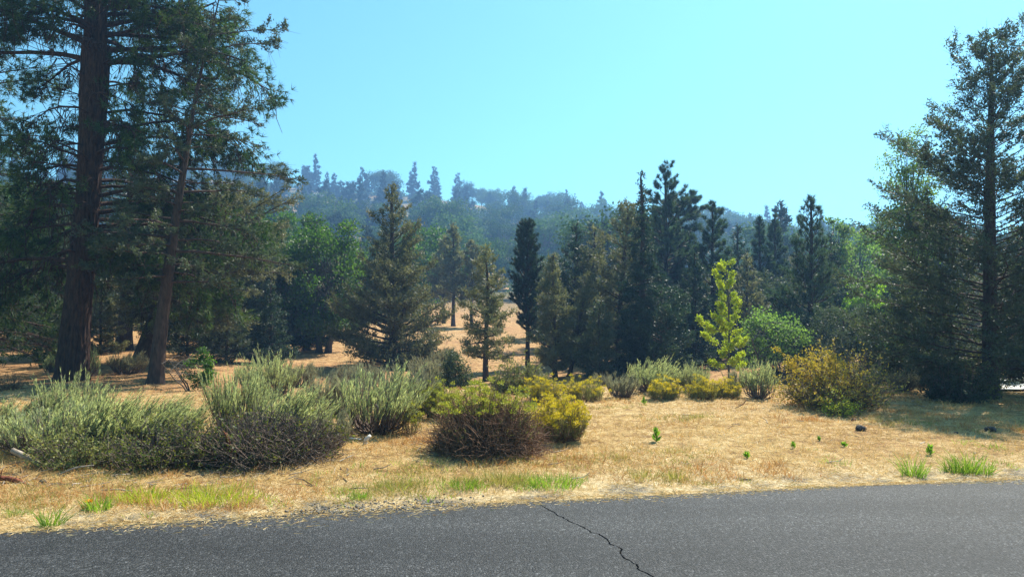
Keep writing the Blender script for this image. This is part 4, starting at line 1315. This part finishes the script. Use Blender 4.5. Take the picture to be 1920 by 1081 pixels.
def mullein(seed, H, Rr):
    rg = np.random.default_rng(seed)
    st, fo = Acc(), Acc()
    tube(st, densify([(0, 0, -.02), (.01, 0, H * .5), (0, .01, H)], 6, rg), np.linspace(.012, .006, 6), 5)
    n = 15
    z = np.linspace(.01, H * .75, n)
    th = np.arange(n) * 2.4
    rl = Rr * (1.15 - .55 * z / H)
    D = np.stack([np.cos(th), np.sin(th), .9 + 1.6 * z / H], -1)
    for rep in range(2):
        blades(fo, np.stack([0 * z, 0 * z, z], -1), D + rg.normal(0, .12, (n, 3)), rl * rg.uniform(.8, 1.3, n), rl * .42, rg.uniform(size=n), rg, 'leaf')
    return [('stem', st.mesh('stem', 'bright')), ('leaves', fo.mesh('leaves', 'bright'))]
for i, (lb, px, py, H, Rr) in enumerate([
        ('tall green leafy mullein standing alone on the straw', 1230, 828, .20, .09),
        ('small green mullein rosette near the middle of the straw', 1400, 859, .07, .06),
        ('small upright green mullein right of the rosette', 1487, 841, .10, .05),
        ('tiny green seedling beyond the upright mullein', 1536, 826, .06, .04),
        ('flat green seedling right of the tiny one', 1582, 838, .05, .06),
        ('green leafy weed near the tall roadside tufts', 1743, 853, .13, .07),
        ('small green weed before the widest pale sagebrush', 1207, 757, .14, .07)]):
    d = on_ground(px, py)
    thing('mullein', lb, 'plant', place(px, d, .01), mullein(650 + i, H, Rr))

def rock(name, label, px, py, wpx, seed, mat='rock', flat=.62):
    d = on_ground(px, py)
    rg = np.random.default_rng(seed)
    import bmesh
    bm = bmesh.new()
    bmesh.ops.create_icosphere(bm, subdivisions=3, radius=1)
    r = wpx / F * d / 2
    nrm = unit(rg.normal(size=(9, 3)))
    off = rg.uniform(.62, .95, 9)
    for v in bm.verts:
        c = np.array(v.co)
        for nn, oo in zip(nrm, off):
            k = c @ nn - oo
            if k > 0:
                c = c - nn * k
        c = c * (1 + .05 * np.sin(c[0] * 9 + seed) * np.cos(c[1] * 8))
        v.co = Vector((c[0] * r, c[1] * r * .85, c[2] * r * flat))
    me = bpy.data.meshes.new('rock')
    bm.to_mesh(me)
    bm.free()
    me.materials.append(M[mat])
    o = link(name, me)
    p = place(px, d, 0)
    o.location = (p[0], p[1], p[2] + r * flat * .45)
    return tag(o, label, 'rock')
rock('rock', 'dark basalt rock on straw in front of the yellow shrub', 1613, 806, 23, 1)
rock('rock', 'small dark stone just behind the basalt rock', 1601, 788, 11, 2)
rock('rock', 'dark rock lying in the cedar shadow', 1857, 808, 22, 3)
rock('rock', 'little dark stone at the edge of the cedar shadow', 1792, 812, 9, 4)
rock('rock', 'charred lump beside the forked branch on the verge', 80, 905, 15, 5)

def stick(name, label, px, py, pts, radii, mat, seed, cat='branch', forks=0):
    d = on_ground(px, py)
    rg = np.random.default_rng(seed)
    a = Acc()
    p = densify(pts, 12, rg, .008)
    tube(a, p, np.interp(np.linspace(0, 1, 12), np.linspace(0, 1, len(radii)), radii), 8)
    for f in range(forks):
        s = rg.uniform(.3, .85)
        b = interp_path(p, np.array(s))
        e = b + rg.normal(0, .07, 3) + [0, 0, .07]
        tube(a, densify([b, (b + e) / 2 + rg.normal(0, .02, 3), e], 6, rg), np.linspace(radii[0] * .5, radii[0] * .12, 6), 6)
    o = link(name, a.mesh(name, mat, True))
    o.location = place(px, d, 0)
    return tag(o, label, cat)
stick('cut_branch', 'thick cut branch with pale end pointing up at the bank', 62, 874, [(-.22, 0, .17), (-.08, .02, .09), (.08, 0, .0)], [.03, .032, .026], 'dead_wood', 701, forks=1)
stick('dead_branch', 'dark forked dead branch on straw at the verge end', 18, 905, [(-.18, 0, .06), (0, .02, .03), (.16, -.02, -.01)], [.022, .025, .015], 'red_wood', 702, forks=1)
stick('dead_branch', 'pale grey branch arching over the dark hollow under the bank', 152, 888, [(-.20, 0, .0), (-.05, .02, .06), (.10, .05, .075)], [.010, .011, .006], 'dead_wood', 703)
stick('dead_branch', 'thin pale stick lying in the lime-green grass', 215, 925, [(-.12, 0, .03), (0, 0, .03), (.16, .01, .02)], [.006, .007, .004], 'dead_wood', 704)
stick('broken_stump', 'red-brown broken forked stump inside the dark bitterbrush', 424, 880, [(.02, .1, 0), (.0, .08, .2), (-.04, .08, .36)], [.032, .026, .018], 'red_wood', 706, 'stump', 2)
stick('cut_log', 'white weathered cut log piece standing by the silver sagebrush', 690, 832, [(-.05, 0, -.02), (-.03, 0, .04), (.02, .01, .10)], [.018, .028, .022], 'white_wood', 709, 'log')
stick('dead_branch', 'pale peeled branch lying under the silver sagebrush', 655, 828, [(-.12, .1, .02), (0, .1, .03), (.13, .12, .015)], [.012, .015, .009], 'white_wood', 710)
stick('dead_branch', 'small dark twig on the straw near the road', 1397, 901, [(-.05, 0, .01), (0, 0, .015), (.05, .01, .01)], [.007, .008, .005], 'twig', 711)
stick('dead_branch', 'dead brown twigs before the widest pale sagebrush', 1392, 765, [(-.12, 0, .0), (-.02, 0, .06), (.08, .0, .16)], [.009, .009, .004], 'brown_stem', 712, forks=4)

# orange flower at the verge
def flower():
    rg = np.random.default_rng(720)
    st, pe = Acc(), Acc()
    tube(st, densify([(0, 0, -.02), (.005, 0, .04), (0, 0, .075)], 5, rg), .003, 5)
    n = 22
    th = np.arange(n) * 2.4
    blades(pe, np.zeros((n, 3)) + [0, 0, .075], np.stack([np.cos(th), np.sin(th), rg.uniform(-.3, .7, n)], -1), .035, .022, rg.uniform(size=n), rg, 'leaf')
    return [('stem', st.mesh('stem', 'green_blade')), ('petals', pe.mesh('petals', 'orange'))]
M['orange'] = leaf_mat('orange', [(.6, .22, .02), (.75, .32, .03)], .3, (1, 1, 1))
thing('orange_flower', 'single orange flower head low at the road verge', 'flower', place(167, on_ground(167, 955), .01), flower())

# ------------------------------------------------------------------ grass and litter as stuff
def scatter(n, y0, y1, rg, qmax=.80, offmin=.04, power=1.0):
    """ground points, evenly spread over the picture's near field"""
    P_ = []
    tot = 0
    while tot < n:
        m = n * 2
        y = y0 + (y1 - y0) * rg.uniform(size=m) ** power
        x = rg.uniform(-qmax, qmax, m) * y
        k = (y - edge_y(x)) > offmin
        P_.append(np.stack([x[k], y[k]], -1))
        tot += k.sum()
    xy = np.concatenate(P_)[:n]
    return xy

def lay(name, label, n, y0, y1, mat, L, W_, tilt, bend, seed, dens=None, power=1.5, offmin=.04):
    rg = np.random.default_rng(seed)
    xy = scatter(n, y0, y1, rg, power=power, offmin=offmin)
    if dens is not None:
        k = dens(xy[:, 0], xy[:, 1]) > rg.uniform(size=len(xy))
        xy = xy[k]
    n = len(xy)
    P0 = np.stack([xy[:, 0], xy[:, 1], hgt(xy[:, 0], xy[:, 1]) - .004], -1)
    th = rg.uniform(0, 6.28, n)
    tl = np.abs(rg.normal(0, tilt, n)) + .04
    D = np.stack([np.cos(th), np.sin(th), tl], -1)
    sc = np.clip(xy[:, 1] / 9, .8, 2.6)
    a = Acc()
    v = np.clip(.5 + .24 * wob(xy[:, 0], xy[:, 1], 1.3) + .2 * wob(xy[:, 1], xy[:, 0], 3.9) + rg.normal(0, .22, n), 0, 1)
    blades(a, P0, D, L * rg.uniform(.5, 1.4, n), W_ * sc, v, rg, 'grass' if bend else 'tri', bend)
    o = link(name, a.mesh(name, mat))
    tag(o, label, 'grass', kind='stuff')
patch = lambda f, lo, hi, k=0: (lambda x, y: smooth(lo, hi, wob(x + 13 * k, y - 7 * k, f)))
mott = lambda x, y: .25 + .75 * smooth(-.55, .45, wob(x, y, 2.1) * .6 + wob(y, x, 5.3) * .6)
nolit = lambda x, y: 1 - .75 * smooth(12.5, 15.5, y) * (1 - smooth(-.42, -.22, x / y))
lay('dry_grass', 'flattened dry straw covering the verge and clearing', 140000, 5.0, 20, 'straw', .09, .0066, .28, 0, 801, lambda x, y: nolit(x, y) * mott(x, y), 1.9)
lay('dry_grass', 'upright short golden dry grass over the clearing', 42000, 5.4, 19, 'straw', .085, .0055, 1.6, .35, 802, lambda x, y: nolit(x, y) * (.25 + .75 * smooth(-.4, .5, wob(x, y, .9))), 1.7, .35)
lay('rusty_grass', 'rust-coloured dry grass tufts scattered on the clearing', 22000, 5.6, 17, 'rust_straw', .085, .0075, 1.5, .35, 803, patch(1.2, .1, .8, 1), 1.6, .5)
lay('green_grass', 'thin olive green grass mixed into the straw', 26000, 5.5, 16, 'olive_blade', .075, .005, 1.7, .3, 804, lambda x, y: smooth(.25, .9, wob(x + 3, y, 1.3)) * (1 - .6 * smooth(8.5, 12, y)), 1.6, .25)
lay('needle_litter', 'brown twigs, cones and needle litter on the bare ground', 26000, 5.4, 34, 'litter', .07, .006, .2, 0, 805, lambda x, y: np.clip(.25 + .75 * smooth(-.2, -.35, x / y), 0, 1), 1.3, .06)

def tufts_stuff(name, label, n, y0, y1, mat, H, q, seed, dens=None, w=.0068, power=1.6, offmin=.3, spread=.05):
    rg = np.random.default_rng(seed)
    xy = scatter(n, y0, y1, rg, power=power, offmin=offmin)
    if dens is not None:
        xy = xy[dens(xy[:, 0], xy[:, 1]) > rg.uniform(size=len(xy))]
    n = len(xy)
    C = np.stack([xy[:, 0], xy[:, 1], hgt(xy[:, 0], xy[:, 1]) - .01], -1)
    hs = H * rg.uniform(.35, 1.25, n)
    ii = np.repeat(np.arange(n), q)
    m = n * q
    P0 = C[ii] + rg.normal(0, 1, (m, 3)) * [spread, spread, 0]
    D = (P0 - C[ii]) * 5 + rg.normal(0, .35, (m, 3)) + [0, 0, 1]
    a = Acc()
    blades(a, P0, D, hs[ii] * rg.uniform(.5, 1.2, m), w * np.clip(C[ii][:, 1] / 9, .8, 2), np.clip(.6 * rg.uniform(size=n)[ii] + .4 * rg.uniform(size=m), 0, 1), rg, 'grass', .4)
    tag(link(name, a.mesh(name, mat)), label, 'grass', kind='stuff')
tufts_stuff('dry_bunchgrass', 'ragged tufts of dry golden bunchgrass over the clearing', 1900, 6, 17, 'straw', .12, 17, 811, lambda x, y: nolit(x, y) * (.2 + .8 * smooth(-.3, .6, wob(x + 5, y, 1.1))))
tufts_stuff('rusty_bunchgrass', 'rust brown dead tufts below the shrubs on the verge', 2000, 6, 16, 'rust_straw', .12, 20, 812, lambda x, y: np.clip(smooth(.2, .9, wob(x, y + 9, 1.4)) + .8 * smooth(-.2, -.45, x / y) * smooth(9.5, 7, y), 0, 1))
tufts_stuff('green_bunchgrass', 'small olive green tufts mixed through the straw', 1900, 6, 13, 'olive_blade', .10, 18, 813, lambda x, y: smooth(.1, .8, wob(x + 3, y, 1.3)))
tufts_stuff('verge_grass', 'fresh green grass tufts strung along the roadside verge', 700, 5.4, 9.5, 'green_blade', .10, 18, 814, lambda x, y: smooth(.15, .8, wob(x + 21, y * .3, 1.7)) * smooth(1.6, .5, np.abs(y - edge_y(x) - .6)), power=1.0, offmin=.2)

a = Acc()
rg = np.random.default_rng(830)
n = 900
px_ = np.concatenate([rg.uniform(-20, 660, 260), rg.uniform(780, 1040, 50), rg.uniform(-20, 1900, 60)])
d_ = np.concatenate([rg.uniform(6.6, 8.6, 260), rg.uniform(7.4, 9, 50), rg.uniform(6.5, 14, 60)])
x = (px_ - 960) / F * d_
k = d_ - edge_y(x) > .7
x, y = x[k], d_[k]
n = len(x)
P0 = np.stack([x, y, hgt(x, y) + .008], -1)
th = rg.uniform(0, 6.28, n)
l = rg.uniform(.04, .17, n)
P1 = P0 + np.stack([np.cos(th) * l, np.sin(th) * l, rg.uniform(0, .25, n) * l], -1)
P2 = P1 + np.stack([np.cos(th + .5) * l * .6, np.sin(th + .5) * l * .6, rg.uniform(-.05, .3, n) * l], -1)
r = rg.uniform(.003, .008, n)
twigs(a, P0, P1, r, r * .8, rg.uniform(size=n))
twigs(a, P1, P2, r * .8, r * .4, .5)
M['fallen'] = leaf_mat('fallen', [(.06, .045, .038), (.18, .14, .115), (.42, .37, .31)], 0.0, objvar=0)
tag(link('fallen_twigs', a.mesh('fallen_twigs', 'fallen')), 'fallen grey and brown twigs strewn under the verge shrubs', 'twigs', kind='stuff')

# loose gravel along the broken pavement edge
a = Acc()
rg = np.random.default_rng(820)
n = 9000
x = rg.uniform(-6.5, 8, n)
x = x[smooth(.1, .9, wob(x, x * .2, 1.9)) > rg.uniform(size=n)]
n = len(x)
off = np.abs(rg.normal(0, .20, n)) - .06
y = edge_y(x) + off
z = np.where(off < .03, .009, hgt(x, y + .11) + 0.0)
r = rg.uniform(.004, .013, n)
oc = np.array([[1, 0, 0], [-1, 0, 0], [0, 1, 0], [0, -1, 0], [0, 0, .8], [0, 0, -.8]])
of = np.array([[0, 2, 4], [2, 1, 4], [1, 3, 4], [3, 0, 4], [2, 0, 5], [1, 2, 5], [3, 1, 5], [0, 3, 5]])
V = np.stack([x, y, z + r * .3], -1)[:, None, :] + oc[None] * r[:, None, None] * rg.uniform(.6, 1.3, (n, 6, 1))
a.add(V.reshape(-1, 3), (of[None] + (np.arange(n) * 6)[:, None, None]).reshape(-1, 3), np.repeat(rg.uniform(size=n), 6))
M['gravel'] = leaf_mat('gravel', [(.05, .048, .045), (.14, .13, .115), (.34, .30, .25)], 0.0, objvar=0)
tag(link('gravel', a.mesh('gravel', 'gravel')), 'loose gravel crumbs along the broken edge of the asphalt', 'gravel', kind='stuff')

# straw and needles blown onto the pavement edge
a = Acc()
rg = np.random.default_rng(840)
n = 9000
x = rg.uniform(-6.5, 9, n)
off = -np.abs(rg.normal(0, .10, n)) * (1 + .8 * wob(x, x * .1, 1.3)) + .06
y = edge_y(x) + off
th = rg.uniform(0, 6.28, n)
blades(a, np.stack([x, y, np.full(n, .013)], -1), np.stack([np.cos(th), np.sin(th), np.full(n, .03)], -1), .06 * rg.uniform(.4, 1.4, n), .005, np.clip(rg.normal(.6, .3, n), 0, 1), rg)
tag(link('blown_straw', a.mesh('blown_straw', 'straw')), 'loose straw blown over the edge of the asphalt', 'straw', kind='stuff')

# ------------------------------------------------------------------ hillside wood
def hill_broad(seed, H, Rx, Rz, nc, mat, L=.25):
    parts = make_broad(seed, H, Rx, Rz, H - Rz, 100, nc=nc, leafm=mat, cov=4.6, cr=Rx * .34, r0=.22, leafpx=(L / .1406, L * .8 / .1406), shell=.5)
    return parts
def hill_con(seed, H, Rm, mat, shp, cb=.12, e=(.1, .7, .1, .8)):
    t = Tree(seed)
    path = std_path(H, t.rg, (t.rg.normal(0, .2), 0))
    t.trunk(path, H * .022, .03, k=5)
    t.branches(path, cb, 44, Rm, shp, lin(e[0], e[1]), lin(e[2], e[3]), sub_n=3, rb=.05, k=3, lenvar=(.35, 1.2))
    t.finish_twigs(.02, .3)
    t.sprays(7500, .34, .12, jit=.12)
    return t.parts('grey_bark', mat)
def join_parts(parts):
    """far trees: one mesh, trunk and crown as its two materials"""
    A = Acc()
    mats = []
    for mi, (pn, me) in enumerate(parts):
        n = len(me.vertices)
        co = np.empty(n * 3, np.float32)
        me.vertices.foreach_get('co', co)
        tr = np.empty(len(me.loops), np.int32)
        me.loops.foreach_get('vertex_index', tr)
        v = np.empty(n, np.float32)
        me.attributes['v'].data.foreach_get('value', v)
        A.add(co.reshape(-1, 3), tr.reshape(-1, 3), v, mi)
        mats.append(me.materials[0].name)
    return A.mesh('hillside_tree', mats)
HP = {
    'oak': [join_parts(hill_broad(901 + k, *p, 'hill_oak')) for k, p in enumerate([(7.0, 3.7, 2.7, 34), (8.0, 4.4, 3.0, 40), (6.2, 3.0, 2.5, 28)])],
    'jun': [join_parts(hill_con(911 + k, *p)) for k, p in enumerate([(8.5, 2.0, 'hill_conifer', shape_cone(.8)), (7.2, 2.3, 'hill_conifer', shape_egg()), (10.0, 2.2, 'hill_conifer', shape_cone(1.1)), (8.8, 2.5, 'hill_conifer', shape_cone(.7))])],
}
OAKL = ['broad round', 'spreading high-domed', 'small round']
JUNL = ['slim pointed', 'squat egg-shaped', 'tall narrow-tipped', 'wide-skirted']
ZONE = [('on the lower wooded slope', 'on the lower slope'), ('high on the blue-hazed far hillside', 'on the far hillside'), ('on the ridge line against the sky', 'along the ridge line')]
rg = np.random.default_rng(77)
cnt = 0
rows = [(66, 9, 0), (80, 11, 0), (96, 14, 0), (114, 17, 0), (134, 20, 1), (156, 22, 1), (180, 25, 1), (206, 28, 1), (234, 31, 1), (262, 34, 1), (290, 38, 1), (316, 50, 2)]
for d0, n, zone in rows:
    n = round(n * 1.12)
    for k in range(n):
        px = -90 + (k + rg.uniform(-.1, 1.1)) / n * 2080
        if zone < 2 and px < 330 and rg.uniform() < .55:
            continue
        d = d0 * rg.uniform(.93, 1.07)
        if d0 < 90 and 800 < px < 1000:
            continue
        if zone == 0:
            kd = 'oak' if rg.uniform() < (.62 if px < 1000 else .5) else 'jun'
        elif zone == 1:
            kd = 'oak' if rg.uniform() < (.6 if d0 < 200 else .30 if px < 950 else .5) else 'jun'
        else:
            kd = 'oak' if rg.uniform() < (.15 if px < 850 else .5) else 'jun'
        pi = int(rg.integers(len(HP[kd])))
        me = HP[kd][pi]
        look = (OAKL if kd == 'oak' else JUNL)[pi]
        sp = 'oak' if kd == 'oak' else 'conifer'
        nm = 'hillside_' + sp
        lb = look + ' hazy ' + sp + ' ' + ZONE[zone][0]
        gp = look + ' ' + sp + 's ' + ZONE[zone][1]
        o = link(nm, me)
        s_ = rg.uniform(.85, 1.35) * ((1.0, 1.35, 1.3)[zone]) * (1.1 if kd == 'oak' and zone < 2 else 1.0)
        o.scale = (s_ * rg.uniform(.9, 1.15), s_ * rg.uniform(.9, 1.15), s_)
        o.rotation_euler = (0, 0, rg.uniform(0, 6.28))
        o.location = place(px, d, .15)
        tag(o, lb, 'tree', gp)
        cnt += 1


# low brush between the hillside trees
a = Acc()
rg = np.random.default_rng(88)
n = 2600
y = 58 * (330 / 58) ** rg.uniform(size=n)
x = rg.uniform(-.70, .62, n) * y
k = ~((y < 100) & (x / y > -.13) & (x / y < .03))
x, y = x[k], y[k]
n = len(x)
q = 28
C = np.stack([x, y, hgt(x, y)], -1)
s_ = rg.uniform(.7, 1.7, n) * np.clip(y / 130, .6, 1.9)
ii = np.repeat(np.arange(n), q)
v = unit(rg.normal(size=(n * q, 3))) * rg.uniform(.3, 1, (n * q, 1)) ** .5
v[:, 2] = np.abs(v[:, 2]) * 1.1
blades(a, C[ii] + v * s_[ii][:, None], rg.normal(size=(n * q, 3)), .45 * s_[ii], .3 * s_[ii], np.clip(.6 * rg.uniform(size=n)[ii] + .4 * rg.uniform(size=n * q), 0, 1), rg, 'tri')
tag(link('hillside_brush', a.mesh('hillside_brush', 'hill_oak')), 'low brush filling the ground between the hillside trees', 'brush', kind='stuff')

# ------------------------------------------------------------------ haze
HZ = 0.0013
hz = Acc()
x0, x1, y0, y1, z0, z1 = -570, 570, -60, 650, -3, 95
vv = [(x0, y0, z0), (x1, y0, z0), (x1, y1, z0), (x0, y1, z0), (x0, y0, z1), (x1, y0, z1), (x1, y1, z1), (x0, y1, z1)]
ff = [(0, 2, 1), (0, 3, 2), (4, 5, 6), (4, 6, 7), (0, 1, 5), (0, 5, 4), (1, 2, 6), (1, 6, 5), (2, 3, 7), (2, 7, 6), (3, 0, 4), (3, 4, 7)]
hz.add(vv, ff)
hm, nt, out = mat_new('haze')
pv = N(nt, 'ShaderNodeVolumePrincipled')
pv.inputs['Color'].default_value = (0.27, 0.54, 1.0, 1)
pv.inputs['Density'].default_value = HZ
pv.inputs['Anisotropy'].default_value = 0.35
nt.links.new(pv.outputs[0], out.inputs['Volume'])
M['haze'] = hm
ho = link('haze', hz.mesh('haze', 'haze'))
tag(ho, 'thin blue summer haze veiling the far hillside', 'haze', kind='stuff')
